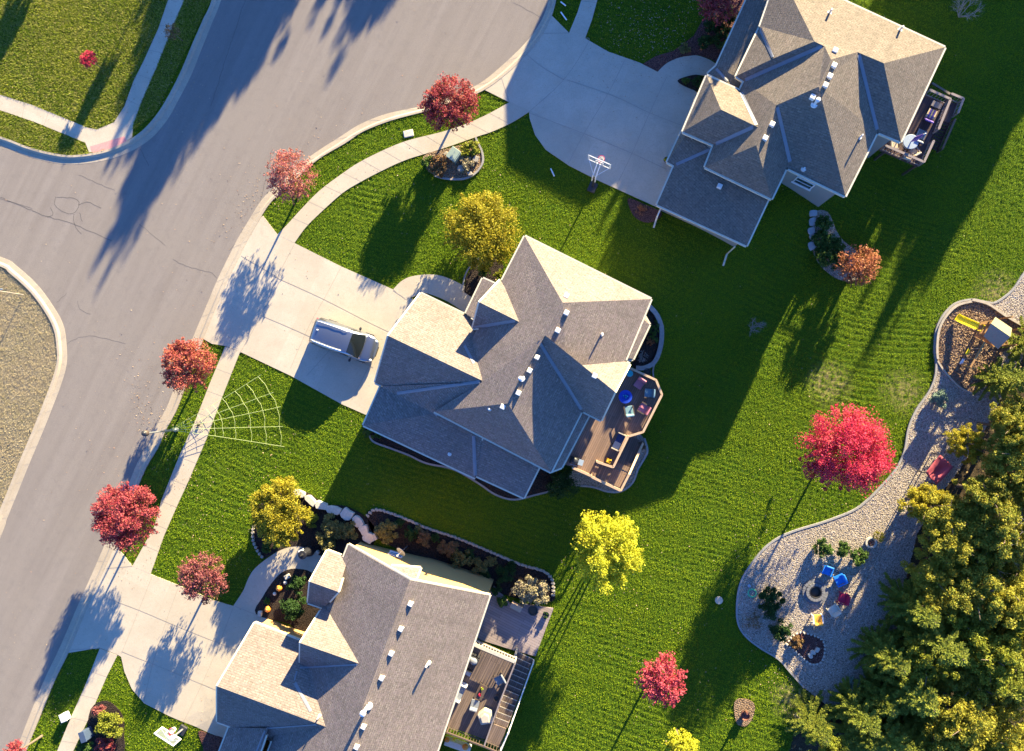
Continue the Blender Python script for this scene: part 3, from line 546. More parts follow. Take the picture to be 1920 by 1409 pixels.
# ------------------------------------------------------------------ houses
def outline_offset(poly, d):
    """inset a polygon (world xy) by d metres"""
    A = sum(p[0] * q[1] - q[0] * p[1] for p, q in zip(poly, poly[1:] + poly[:1])); sg = 1 if A > 0 else -1; out = []; n = len(poly)
    for i in range(n):
        a = Vector(poly[i - 1]); b = Vector(poly[i]); c = Vector(poly[(i + 1) % n]); u = (b - a).normalized(); w = (c - b).normalized()
        n1 = Vector((-u.y, u.x)) * sg; n2 = Vector((-w.y, w.x)) * sg; bi = n1 + n2
        if bi.length < 1e-4: bi = n1
        bi.normalize(); k = d / max(.35, bi.dot(n1)); out.append((b.x + bi.x * k, b.y + bi.y * k))
    return out
class House:
    def __init__(s, name, label, base, verts, facets, foot, mats, flashes=(), inset=.38):
        s.root = thing(name, label, "house", G(*base)); s.V = {k: (v if isinstance(v, Vector) else P(*v)) for k, v in verts.items()}
        sh, wallm = mats; vs = []; fs = []; uvs = []; edges = {}
        for f in facets:
            pts = [s.V[k] for k in f]
            nrm = Vector((0, 0, 0))
            for i in range(len(pts)): nrm += (pts[i] - pts[0]).cross(pts[(i + 1) % len(pts)] - pts[0])
            if nrm.z < 0: pts = pts[::-1]; f = f[::-1]; nrm = -nrm
            nrm.normalize(); h = Vector((-nrm.y, nrm.x, 0)); h = h.normalized() if h.length > .01 else Vector((1, 0, 0)); up = nrm.cross(h)
            k = len(vs); vs += pts; fs.append(tuple(range(k, k + len(pts)))); uvs += [(p.dot(h), p.dot(up)) for p in pts]
            for i in range(len(f)): edges.setdefault(frozenset((f[i], f[(i + 1) % len(f)])), []).append((f[i], f[(i + 1) % len(f)]))
        me = bpy.data.meshes.new("roof"); off = Vector(s.root.location)
        me.from_pydata([p - off for p in vs], [], fs); ul = me.uv_layers.new(name="UVMap")
        for pl in me.polygons:
            for li in pl.loop_indices: ul.data[li].uv = uvs[me.loops[li].vertex_index]
        me.materials.append(sh)
        bm = bmesh.new(); bm.from_mesh(me); bmesh.ops.triangulate(bm, faces=bm.faces[:]); bm.to_mesh(me); bm.free()
        s.roof = bpy.data.objects.new("roof", me); COL.objects.link(s.roof); s.roof.parent = s.root
        tv = [v.co + off for v in me.vertices]; s.bvh = BVHTree.FromPolygons(tv, [tuple(p.vertices) for p in me.polygons])
        # fascia and gutter along open edges
        g = MB()
        for key, l in edges.items():
            if len(l) != 1: continue
            a, b = s.V[l[0][0]], s.V[l[0][1]]; d = (b - a)
            if d.length < .2: continue
            out = Vector((d.y, -d.x, 0)).normalized(); n = max(2, int(d.length / .5)); keep = []
            for i in range(n):
                m = a + d * ((i + .5) / n) + out * .14
                hit = s.bvh.ray_cast(m + Vector((0, 0, 12)), Vector((0, 0, -1)))[0]
                keep.append(hit is None or hit.z < m.z - .35)
            i = 0
            while i < n:
                if keep[i]:
                    j = i
                    while j < n and keep[j]: j += 1
                    p = a + d * (i / n); q2 = a + d * (j / n)
                    zz = Vector((0, 0, 1))
                    g.add([p, q2, q2 + out * .11, p + out * .11, p - zz * .2, q2 - zz * .2, q2 + out * .11 - zz * .2, p + out * .11 - zz * .2],
                          [(3, 2, 1, 0)[::-1], (4, 5, 6, 7)[::-1], (0, 1, 5, 4), (1, 2, 6, 5), (2, 3, 7, 6), (3, 0, 4, 7)])
                    g.v[-8:] = [(x, y, z - .015) for x, y, z in g.v[-8:]]
                    i = j
                else: i += 1
        g.build("gutter", M['trim'], s.roof)
        # metal strips in the valleys
        for (x1, y1), (x2, y2), w in flashes:
            mb = MB(); pts = []
            for i in range(13):
                h = s.cast(x1 + (x2 - x1) * i / 12, y1 + (y2 - y1) * i / 12)
                if h: pts.append(h + Vector((0, 0, .035)))
            if len(pts) < 2: continue
            vv = []; dd = (pts[-1] - pts[0]); nn = Vector((-dd.y, dd.x, 0)).normalized()
            for p in pts:
                for sgn in (1, -1):
                    e = p + nn * (w / 2 * sgn); h = s.bvh.ray_cast(e + Vector((0, 0, 9)), Vector((0, 0, -1)))[0]; e.z = (h.z if h and abs(h.z - p.z) < .5 else p.z) + .03; vv.append(e)
                vv.insert(-1, p + Vector((0, 0, .012)))
            mb.add(vv, [(3 * i + k, 3 * i + k + 1, 3 * i + k + 4, 3 * i + k + 3) for i in range(len(pts) - 1) for k in (0, 1)]); mb.build("flashing", M['flash'], s.roof)
        # walls
        s.walls = []
        for names in foot:
            poly = outline_offset([s.V[k].xy[:] if isinstance(k, str) else P(*k).xy[:] for k in names], inset); w = MB(); ring = []
            for i in range(len(poly)):
                a = Vector(poly[i]); b = Vector(poly[(i + 1) % len(poly)]); n = max(1, int((b - a).length / .3))
                for j in range(n): ring.append(a.lerp(b, j / n))
            tops = []
            for p in ring:
                h = s.bvh.ray_cast(Vector((p.x, p.y, 30)), Vector((0, 0, -1)))[0]; tops.append(h.z - .07 if h else None)
            lo = min([x for x in tops if x is not None] + [9]); tops = [x if x is not None else lo for x in tops]
            n = len(ring); vv = []
            for p, zt in zip(ring, tops): vv += [(p.x, p.y, terr(p.x, p.y) - .4), (p.x, p.y, zt)]
            w.add(vv, [(2 * i, 2 * ((i + 1) % n), 2 * ((i + 1) % n) + 1, 2 * i + 1) for i in range(n)]); s.walls.append((poly, w.build("wall", wallm, s.root)))
    def cast(s, px, py):
        d = (P(px, py, 0) - Vector((0, 0, ALT))).normalized(); return s.bvh.ray_cast(Vector((0, 0, ALT)), d)[0]
    def vent(s, px, py, size=.34):
        h = s.cast(px, py)
        if not h: return
        mb = MB(); c, sn = math.cos(HAX), math.sin(HAX); ax = Vector((c, sn, 0)); ay = Vector((-sn, c, 0)); q = size / 2
        vs = []
        for i, j in ((-1, -1), (1, -1), (1, 1), (-1, 1)): vs.append(h + ax * (i * q) + ay * (j * q) + Vector((0, 0, -.25)))
        for i, j in ((-1, -1), (1, -1), (1, 1), (-1, 1)): vs.append(h + ax * (i * q) + ay * (j * q) + Vector((0, 0, .2)))
        mb.add(vs, [(3, 2, 1, 0), (4, 5, 6, 7), (0, 1, 5, 4), (1, 2, 6, 5), (2, 3, 7, 6), (3, 0, 4, 7)])
        o = mb.build("vent", M['offwhite'], s.roof); bevel(o, .04)
    def pipe(s, px, py, r=.055, hh=.45, cap=False):
        h = s.cast(px, py)
        if not h: return
        mb = MB(); mb.lathe(h + Vector((0, 0, -.2)), [(r * 2.6, .12), (r * 2.4, .22), (r, 0.22), (r, hh + .2)] + ([(r * 1.7, hh + .2), (r * 1.7, hh + .34), (r * .6, hh + .38)] if cap else []), 14)
        mb.build("flue" if cap else "vent_pipe", M['white' if cap else 'offwhite'], s.roof, smooth=False)
    def opening(s, wi, ei, pos, z, w, h, kind="window"):
        """window or door on wall polygon wi, edge ei, at fraction pos, sill at z"""
        poly = s.walls[wi][0]; a = Vector(poly[ei]); b = Vector(poly[(ei + 1) % len(poly)]); d = (b - a).normalized(); c = a.lerp(b, pos)
        A = sum(p[0] * q[1] - q[0] * p[1] for p, q in zip(poly, poly[1:] + poly[:1])); n = Vector((d.y, -d.x)) * (1 if A > 0 else -1); rz = math.atan2(d.y, d.x)
        f = MB(); cx = lambda k, off: (c.x + d.x * k + n.x * off, c.y + d.y * k + n.y * off)
        def bar(k, zz, bw, bh, off=.03, th=.08): x, y = cx(k, off); f.box((x, y, zz), (bw, th, bh), rz)
        if kind == "window":
            bar(-w / 2, z + h / 2, .08, h + .08); bar(w / 2, z + h / 2, .08, h + .08); bar(0, z + h, w - .08, .08); bar(0, z, w - .08, .08); bar(0, z - .07, w + .2, .06, .05, .14); bar(0, z + h / 2, w - .08, .05)
            o = f.build("window", M['white'], s.root); g = MB(); x, y = cx(0, .02); g.box((x, y, z + h / 2), (w - .08, .03, h - .08), rz); g.build("pane", M['glass'], o)
        else:
            bar(0, z + h / 2, w, h, .02, .07)
            if kind == "garage_door":
                for r in range(4): bar(0, z + h * (r + .5) / 4, w - .2, h / 4 - .08, .045, .04)
            o = f.build(kind, M['white'], s.root); g = MB(); x, y = cx(w * .36, .08); g.box((x, y, z + 1.0), (.05, .1, .12), rz); g.build("handle", M['black'], o)
    def downspout(s, px, py, z0, z1, out):
        a = P(px, py, z1); mb = MB(); g = terr(a.x, a.y); mb.beam(a, (a.x, a.y, g + .1), .08, .07); e = Vector((out[0], -out[1], 0)).normalized(); mb.beam((a.x, a.y, g + .12), (a.x + e.x * .9, a.y + e.y * .9, g + .06), .13, .08); mb.build("downspout", M['trim'], s.root)
# --- middle house
h2v = dict(a=(984, 443, 3.70), b=(1221, 561, 3.70), r1=(1055, 568, 7.20), r2=(952, 757, 6.65), rw=(1012, 636, 6.80), c=(1172, 678, 3.70), d1=(814, 772, 3.70), d2=(1033, 886, 3.70), e0=(1062, 688, 6.0), e1=(1153, 735, 6.1), e2=(1181, 683, 3.70), f2=(1127, 789, 3.70), g=(1091, 771, 3.70), rv=(1022, 629, 7.10),
           h0=(899, 567, 5.60), h1=(990, 612, 5.60), hn=(938, 525, 3.70), hs=(886, 616, 3.70), j0=(728, 630, 5.20), j1=(904, 714, 5.25), jn=(789, 550, 2.70), jn1=(905, 606, 2.70), js=(703, 718, 2.70), js1=(830, 778, 2.70), kx=(904, 717, 5.25), bq=(868, 668, 3.70),
           k1=(713, 725, 2.70), k2=(681, 798, 2.70), k3=(814, 776, 3.30), l0=(891, 897, 2.70), l1=(905, 812, 3.30), m0=(982, 934, 2.70), m1=(1012, 874, 3.15), m2=(890, 813, 3.20), m3=(893, 893, 2.70),
           n0=(1104, 780, 3.00), n1=(1053, 877, 3.00), n2=(1086, 770, 3.40), n3=(1030, 886, 3.40), q0=(905, 522, 2.90), q1=(873, 588, 2.90), q2=(932, 534, 3.40), q3=(895, 602, 3.40), w0=(1207, 590, 2.70), w1=(1218, 609, 2.70), w2=(1187, 674, 2.70), w3=(1176, 676, 2.70), w4=(1199, 592, 3.20), w5=(1165, 668, 3.20))
H2 = House("family_house", "middle house with hipped shingle roof and a curved rear deck", (960, 720), h2v,
    [("a", "b", "r1"), ("r1", "b", "c", "e0", "rv"), ("e0", "c", "e2", "e1"), ("rv", "e0", "e1"), ("rv", "e1", "f2", "g"), ("rv", "g", "rw"), ("rw", "g", "d2", "r2"), ("d1", "d2", "r2"), ("rv", "rw", "r2"), ("a", "r1", "rv", "r2", "d1", "kx", "bq"),
     ("h0", "hn", "h1"), ("h0", "h1", "hs"), ("j0", "jn", "jn1", "j1"), ("j0", "j1", "js1", "js"), ("k1", "k2", "k3", "kx"), ("k2", "l0", "l1", "k3"), ("m3", "m0", "m1", "m2"), ("n0", "n1", "n3", "n2"), ("q0", "q1", "q3", "q2"), ("w1", "w2", "w5", "w4"), ("w0", "w1", "w4"), ("w2", "w3", "w5")],
    [["a", "b", "c", "e2", "f2", "g", "d2", "d1"], ["jn", "jn1", (1000, 850, 2.7), "m0", "l0", "k2", "k1", "js"], ["w0", "w1", "w2", "w3", (1160, 660, 2.7), (1185, 590, 2.7)]],
    (M['shingle'], M['siding_tan']), [((888, 615), (966, 602), 0.20), ((871, 648), (889, 682), 0.19), ((745, 738), (900, 716), 0.22), ((1010, 640), (1090, 768), 0.22), ((888, 818), (891, 892), .25), ((815, 773), (820, 780), 0.22)])
for p in ((1062, 587), (1046, 620), (1007, 670), (993, 695), (972, 737), (943, 763), (1115, 705), (1062, 555)): H2.vent(*p)
H2.pipe(978, 710, .09, .8, True); H2.pipe(1128, 627, .06, .6); H2.pipe(918, 767, .06, 0.22); H2.pipe(843, 852, .06, 0.22)
H2.opening(1, 7, .5, 0, 4.8, 2.1, "garage_door"); H2.opening(1, 5, .5, 0, 2.4, 2.1, "garage_door")
for e, pp in ((0, .25), (0, .7), (6, 0.22), (6, .7), (3, .5)): H2.opening(0, e, pp, .9, 1.3, 1.4)
H2.opening(0, 1, .4, .15, 1.8, 2.1, "patio_door")
# --- upper right house
h1v = dict(a0=(1461, -55, 3.85), a3=(1772, 89, 3.85), a1=(1608, 98, 5.65), a2=(1657, 119, 5.65), a4=(1689, 266, 3.85), a5=(1645, 248, 3.85), m1=(1558, 112, 6.65), m2=(1535, 163, 6.65), t0=(1527, 78, 6.15), t1=(1546, 87, 6.15), s0=(1455, 198, 5.95), s1=(1418, 273, 5.95), o1=(1322, 313, 3.85), o2=(1447, 373, 3.85), nv=(1478, 309, 3.85), n1=(1585, 368, 3.85), n0=(1475, 315, 3.85),
           tv=(1395, 153, 3.85), tw=(1380, 143, 3.85), tx=(1450, 110, 5.23), ty=(1424, 52, 3.70), tz=(1425, 50, 3.85), s2=(1352, 206, 5.55), s3=(1422, 239, 5.60), sa=(1325, 142, 3.85), sb=(1387, 170, 3.85), sc=(1280, 247, 3.85), sd=(1338, 272, 3.85), qd=(1338, 272, 3.80),
           w1=(1232, 384, 2.7), w2=(1400, 461, 2.7), w3=(1440, 375, 3.45), w4=(1336, 282, 3.45), w5=(1264, 311, 2.75), w6=(1251, 304, 2.75), w7=(1278, 246, 2.75), w8=(1290, 249, 3.3), u0=(1343, 124, 2.7), u1=(1420, -45, 2.7), u2=(1470, -40, 3.3), u3=(1398, 155, 3.3), u4=(1380, 165, 3.0), u5=(1327, 138, 2.7),
           p0=(1560, 408, 0), lw0=(1480, 330, 1.0), lw1=(1530, 352, 1.0))
H1 = House("family_house", "upper right house with many hips and a long sunlit roof face", (1500, 250), h1v,
    [("a0", "a3", "a2", "a1", "m1", "t1", "t0"), ("a1", "a2", "a4", "a5"), ("a2", "a3", "a4"), ("m1", "a1", "a5", "n1", "m2"), ("m2", "n1", "n0", "nv", "s0"), ("s0", "nv", "o2", "s1"), ("s1", "o2", "o1"), ("m1", "m2", "s0", "s1", "o1", "qd", "tv", "t1"),
     ("t0", "t1", "tv", "tw", "tx"), ("ty", "tx", "tw"), ("a0", "t0", "tx", "tz"), ("s2", "sa", "sb", "s3"), ("sa", "sc", "s2"), ("s2", "s3", "sd", "sc"), ("w5", "w1", "w2", "w3", "w4"), ("w6", "w5", "w4", "w8"), ("w7", "w6", "w8"), ("u0", "u1", "u2", "u3", "u4"), ("u0", "u4", "u5")],
    [["a0", "a3", "a4", "a5", "n1", "n0", "o2", "o1", "sc", "sa", (1385, 150, 3.5)], ["w7", "w6", "w5", "w1", "w2", "w3", (1330, 260, 2.7)]],
    (M['shingle_warm'], M['siding_gry']), [((1397, 151), (1541, 88), 0.23), ((1342, 271), (1412, 239), 0.23), ((1457, 202), (1481, 304), 0.23), ((1610, 104), (1644, 244), 0.23), ((1268, 309), (1331, 281), 0.22), ((1343, 130), (1364, 153), 0.19), ((1424, 54), (1449, 108), .16), ((1389, 174), (1418, 235), .22)])
for p in ((1565, 96), (1563, 124), (1555, 144), (1547, 161), (1447, 234), (1434, 260), (1523, 183), (1349, 350)): H1.vent(*p)
H1.pipe(1527, 196, .09, .75, True); H1.pipe(1555, 25, .07, .6); H1.pipe(1687, 57, .07, .6); H1.pipe(1612, 258, .06, .6); H1.pipe(1507, 317, .07, 0.22)
H1.downspout(1238, 392, 0, 2.5, (-.3, 1)); H1.downspout(1378, 463, 0, 2.5, (-.3, 1))
H1.opening(1, 2, .5, 0, 4.8, 2.1, "garage_door")
for e, pp in ((0, 0.22), (0, .7), (4, .5), (3, .5), (1, .4)): H1.opening(0, e, pp, .9, 1.3, 1.3)
# --- lower house
h3v = dict(p0=(768, 1088, 5.8), p1=(597, 1553, 5.8), e0=(918, 1117, 2.7), e1=(764, 1575, 2.7), w0=(653, 1022, 2.7), w1=(446, 1556, 2.7), x0=(563, 1206, 4.9), x1=(674, 1245, 5.0), xn=(608, 1134, 2.7), xs=(562, 1251, 2.7), y0=(407, 1287, 4.6), y1=(640, 1374, 4.6), yn=(477, 1169, 2.2), yn1=(590, 1213, 2.2), ys=(407, 1354, 2.2), ys1=(530, 1398, 2.2),
           z0=(429, 1364, 2.1), z1=(372, 1510, 2.1), z2=(503, 1366, 3.3), z3=(440, 1545, 3.3), q0=(581, 1091, 4.2), q1=(634, 1110, 4.2), qn=(613, 1033, 2.6), qn1=(652, 1048, 2.6), qs=(577, 1131, 2.6), qs1=(606, 1141, 2.6), b0=(733, 1062, 4.55), b1=(788, 1066, 4.1), b2=(781, 1084, 4.75), b3=(768, 1088, 5.5))
H3 = House("family_house", "lower house with long ridge roof and straw coloured end wall", (700, 1250), h3v,
    [("p0", "e0", "e1", "p1"), ("p0", "p1", "w1", "w0"), ("x0", "xn", "x1"), ("x0", "x1", "xs"), ("y0", "yn", "yn1", "y1"), ("y0", "y1", "ys1", "ys"), ("z0", "z1", "z3", "z2"), ("q0", "qn", "qn1", "q1"), ("q0", "q1", "qs1", "qs"), ("b0", "b1", "b2", "b3")],
    [["w0", (793, 1064, 2.7), "e0", "e1", "w1"], ["yn", "yn1", (640, 1300, 2.2), "ys1", "ys"], ["z0", "z2", "z3", "z1"]],
    (M['shingle'], M['siding_yel']), [((563, 1252), (671, 1246), .12), ((553, 1280), (583, 1334), .2), ((500, 1366), (594, 1359), .12), ((497, 1370), (480, 1412), .14), ((557, 1258), (552, 1276), .1)], inset=.25)
for p in ((770, 1132), (752, 1179), (734, 1225), (716, 1271), (682, 1362), (669, 1400)): H3.vent(*p)
H3.pipe(690, 1324, .12, 1.2, True); H3.pipe(803, 1243, .08, .8); H3.pipe(599, 1343, .05, .5)
H3.opening(0, 0, .55, .45, 1.0, .75); H3.opening(1, 4, .5, 0, 4.6, 1.9, "garage_door"); H3.opening(0, 2, .2, .1, 1.8, 1.95, "patio_door"); H3.opening(0, 2, .45, .7, 1.4, 1.2)
# --- neighbour beyond the top edge, whose shadow covers the upper driveway
def PL(px, py, h): p = P(px, py, 0); return Vector((p.x, p.y, h))
hnv = dict(a=PL(1184, -296, 5.6), b=PL(1450, -165, 5.6), c=PL(1560, -400, 5.6), d=PL(1294, -531, 5.6), r1=PL(1300, -382, 8.2), r2=PL(1445, -311, 8.2))
HN = House("family_house", "neighbouring house just beyond the top edge", (1400, -350), hnv, [("a", "b", "r2", "r1"), ("b", "c", "r2"), ("c", "d", "r1", "r2"), ("d", "a", "r1")], [["a", "b", "c", "d"]], (M['shingle'], M['siding_tan']))
# ------------------------------------------------------------------ decks and patios
def rail(parent, path, z, h, mat, post=1.6, balus=.22, cap=.16, name="railing"):
    """path in photo pixels, deck level z (number, or per-point list)"""
    zs = z if isinstance(z, list) else [z] * len(path); mb = MB(); pts = [P(p[0], p[1], q) for p, q in zip(path, zs)]
    for a, b in zip(pts, pts[1:]):
        up = Vector((0, 0, h)); mb.beam(a + up, b + up, cap, .05); mb.beam(a + up * .88, b + up * .88, .05, .09); mb.beam(a + up * .1, b + up * .1, .05, .09)
        n = max(1, int((b - a).length / balus))
        for i in range(1, n): c = a.lerp(b, i / n); mb.box(c + up * .5, (.035, .035, h * .8))
    for p in pts: mb.box(p + Vector((0, 0, h * .5)), (.1, .1, h + .06))
    return mb.build(name, mat, parent)
def deckbody(parent, poly, z, mat, name="platform", th=.25):
    o = patch_obj(name, poly, 0, mat, flat=z, skirt=th); o.parent = parent; off = root_loc(parent)
    for v in o.data.vertices: v.co -= off
    return o
def posts(parent, pts, z, mat):
    for p in pts:
        a = P(p[0], p[1], z); mb = MB(); g = terr(a.x, a.y); mb.box((a.x, a.y, (z - .25 + g - .2) / 2), (.14, .14, z - .05 - g)); mb.build("post", mat, parent)
def stairs(parent, a0, a1, b0, b1, z0, z1, n, mat, nose=None):
    """treads between pixel edge a0-a1 (top) and b0-b1 (bottom)"""
    A0, A1, B0, B1 = [P(p[0], p[1], zz) for p, zz in ((a0, z0), (a1, z0), (b0, z1), (b1, z1))]
    for i in range(n):
        f, g = i / n, (i + 1) / n; zz = z0 + (z1 - z0) * (i + .5) / n; mb = MB()
        q = [A0.lerp(B0, f), A1.lerp(B1, f), A1.lerp(B1, g + .02), A0.lerp(B0, g + .02)]
        mb.prism([(p.x, p.y) for p in q], zz - .05, zz); mb.build("tread", mat, parent)
        if nose:
            e = MB(); d = (q[2] - q[3]); zz2 = zz + .004; k = (q[0] - q[3]).normalized() * .05
            e.prism([(p.x, p.y) for p in (q[3], q[2], q[2] + k, q[3] + k)], zz - .03, zz2); e.build("nosing", nose, parent.children[-1])
    for s, e in ((A0, B0), (A1, B1)):
        mb = MB(); mb.beam(s - Vector((0, 0, .15)), e - Vector((0, 0, .15)), .06, .28); mb.build("stringer", mat, parent)
# middle deck
dk2 = thing("deck", "brown composite deck with angled tan rail behind the middle house", "deck", P(1150, 780, -2))
D2P = [(1140, 690), (1178, 690), (1228, 712), (1240, 740), (1204, 810), (1177, 817), (1149, 876), (1119, 865), (1108, 891), (1074, 876), (1048, 868), (1086, 775), (1110, 700)]
deckbody(dk2, D2P, .1, M['deck2']); posts(dk2, [(1228, 714), (1238, 741), (1203, 808), (1176, 818), (1148, 873), (1106, 888), (1080, 876)], .1, M['railwood'])
rail(dk2, [(1180, 691), (1228, 713), (1239, 740), (1204, 809), (1177, 817), (1149, 874), (1119, 864)], .1, .95, M['railwood']); rail(dk2, [(1074, 875), (1108, 890)], .1, .95, M['railwood'])
stairs(dk2, (1119, 866), (1109, 891), (1149, 879), (1140, 905), .1, -.9, 5, M['deck2'])
deckbody(dk2, [(1150, 877), (1176, 888), (1163, 915), (1139, 905)], -.95, M['deck2'], "landing")
stairs(dk2, (1152, 874), (1178, 886), (1178, 817), (1204, 829), -.95, -2.4, 8, M['deck2'])
rail(dk2, [(1109, 892), (1162, 917)], [.1, -.9], .95, M['railwood']); rail(dk2, [(1163, 917), (1178, 888), (1204, 830)], [-.95, -.95, -2.4], .9, M['railwood'])
# upper right deck
dk1 = thing("deck", "dark narrow deck with grey rails on the corner of the upper right house", "deck", P(1715, 240, -2))
deckbody(dk1, [(1733, 178), (1771, 195), (1749, 252), (1722, 312), (1650, 281), (1675, 240)], .2, M['deck1']); posts(dk1, [(1769, 196), (1747, 250), (1721, 309), (1660, 284)], .2, M['brown'])
rail(dk1, [(1733, 178), (1771, 195), (1749, 250)], .2, .95, M['railgrey']); rail(dk1, [(1740, 272), (1722, 311), (1652, 281)], .2, .95, M['railgrey'])
deckbody(dk1, [(1773, 186), (1795, 195), (1780, 232), (1762, 224)], -.5, M['deck1'], "landing"); rail(dk1, [(1773, 185), (1795, 194), (1785, 220)], -.5, .95, M['railgrey'])
stairs(dk1, (1762, 224), (1780, 232), (1741, 276), (1758, 284), -.5, -2.3, 9, M['deck1'])
rail(dk1, [(1780, 232), (1757, 286)], [-.5, -2.3], .9, M['brown']); rail(dk1, [(1738, 165), (1772, 186)], [-1.4, -.5], .9, M['brown'], name="lattice")
# lower deck, patio
dk3 = thing("deck", "grey brown deck with long flight of stairs behind the lower house", "deck", P(900, 1300, -2.4))
deckbody(dk3, [(893, 1200), (906, 1207), (967, 1235), (964, 1250), (911, 1388), (838, 1362)], .0, M['deck3']); posts(dk3, [(964, 1238), (912, 1384), (940, 1310), (846, 1360)], 0., M['railcream'])
rail(dk3, [(884, 1197), (906, 1207), (968, 1233)], .0, .95, M['railcream'], cap=.26); rail(dk3, [(967, 1238), (938, 1312), (911, 1388)], .0, .95, M['railgrey'], cap=.1); rail(dk3, [(842, 1364), (911, 1390), (938, 1401)], .0, .95, M['brown'], cap=.1)
deckbody(dk3, [(925, 1358), (949, 1367), (938, 1400), (911, 1390)], -.02, M['deck3'], "landing")
stairs(dk3, (926, 1357), (950, 1366), (970, 1224), (999, 1237), -.05, -2.45, 13, M['deck3'], M['railcream'])
rail(dk3, [(940, 1402), (955, 1366), (1001, 1238)], [-.02, -.05, -2.45], .9, M['offwhite'], balus=.6, cap=.06)
sheet("patio", [(926, 1098), (956, 1131), (1000, 1135), (1038, 1141), (1004, 1231), (970, 1222), (900, 1200), (880, 1180)], .06, "purple grey paver patio behind the lower house", 'brickpave')
# ------------------------------------------------------------------ furniture
def pose(px, py, z=None): p = G(px, py) if z is None else P(px, py, z); return p
def chair(label, cat, loc, ang, frame, cush, group, w=.72, d=.72, sh=.38, bh=.85, legs=True, name="chair", thick=.12):
    """faces +y before turning; ang measured from photo up, clockwise, towards where the sitter looks"""
    t = thing(name, label, cat, loc, -math.radians(ang), group)
    m = MB(); m.box((0, .02, sh), (w * .78, d * .8, thick)); bevel(m.build("seat", cush, t, world=False), .03)
    m = MB(); m.box((0, -d * .42, sh + (bh - sh) * .5), (w * .8, .12, bh - sh), 0, 0, ('X', .22)); bevel(m.build("backrest", cush, t, world=False), .04)
    for s in (-1, 1):
        m = MB(); m.box((s * w * .45, 0, sh + .2), (.09, d * .9, .05)); m.box((s * w * .45, d * .38, (sh + .2) / 2), (.06, .06, sh + .2)); m.box((s * w * .45, -d * .38, (sh + .2) / 2), (.06, .06, sh + .2)); m.build("arm", frame, t, world=False)
    return t
def cmat(name, c, r=.55): M[name] = plain(name, c, r, .35, 0, .12, 9)
for nm, c in (("chair_blue", (.02, .20, .62)), ("chair_red", (.42, .015, .06)), ("chair_cream", (.58, .53, .42)), ("chair_orange", (.80, .42, .06)), ("cushion_pink", (.55, .19, .23)), ("cushion_teal", (.16, .27, .32)), ("cushion_navy", (.035, .05, .13)), ("stripe_grey", (.24, .25, .26)), ("cover_cream", (.46, .40, .31)), ("sand", (.52, .42, .30)), ("purple", (.16, .09, .33)), ("teal_table", (.03, .42, .50)), ("fire_blue", (.015, .06, .45)), ("slide_yellow", (.80, .66, .015)), ("rust_iron", (.16, .065, .045)), ("tarp_red", (.46, .09, .11)), ("pumpkin", (.72, .26, .035)), ("pumpkin_white", (.60, .57, .50)), ("transformer", (.27, .33, .27)), ("navy_box", (.05, .075, .13)), ("flower_pink", (.75, .03, .12)), ("flower_green", (.42, .52, .04)), ("flower_yellow", (.85, .62, .03)), ("cloth_black", (.015, .015, .02)), ("web_rope", (.40, .46, .20)), ("grey_cover", (.20, .21, .23)), ("dish_grey", (.30, .36, .43)), ("pot_dark", (.05, .055, .06)), ("soil", (.05, .04, .03)), ("toy_green", (.10, .50, .25)), ("roof_shaded", (.34, .27, .20)), ("roof_sunlit", (.27, .24, .115))): cmat(nm, c)
G1 = "lawn chairs round the fire pit"
chair("blue plastic chair left of the other blue one by the fire pit", "chair", pose(1548, 1068), 200, M['chair_blue'], M['chair_blue'], G1)
chair("blue plastic chair between the other blue chair and the red one", "chair", pose(1571, 1085), 245, M['chair_blue'], M['chair_blue'], G1, w=.85, d=.8)
chair("dark red folding chair at the right of the fire pit", "chair", pose(1577, 1120), 285, M['chair_red'], M['chair_red'], G1, w=.85)
chair("cream wooden chair below the red one", "chair", pose(1560, 1141), 325, M['chair_cream'], M['chair_cream'], G1, w=.8)
chair("orange and white chair standing in the sun below the fire pit", "chair", pose(1530, 1158), 355, M['white'], M['chair_orange'], G1, w=.75)
pit = thing("fire_pit", "round stone fire pit among the lawn chairs", "fire pit", pose(1527, 1109)); m = MB(); rp = random.Random(3)
for k in range(18):
    a = 2 * math.pi * k / 18; m.box((math.cos(a) * .82, math.sin(a) * .82, .14), (.22, .27, .2 + rp.uniform(-.02, .03)), a)
    m.box((math.cos(a) * .58, math.sin(a) * .58, .2), (.22, .2, .32), a)
m.build("stone_ring", M['pitstone'], pit, world=False); m = MB(); m.lathe((0, 0, 0), [(.46, .06), (.46, .36), (.40, .36), (.39, .1), (.05, .09)], 24); m.build("steel_liner", M['black'], pit, world=False)
m = MB(); m.lathe((0, 0, 0), [(.385, .08), (.38, .12), (.2, .16), (.05, .18)], 14); m.build("ash_bed", M['soil'], pit, world=False)
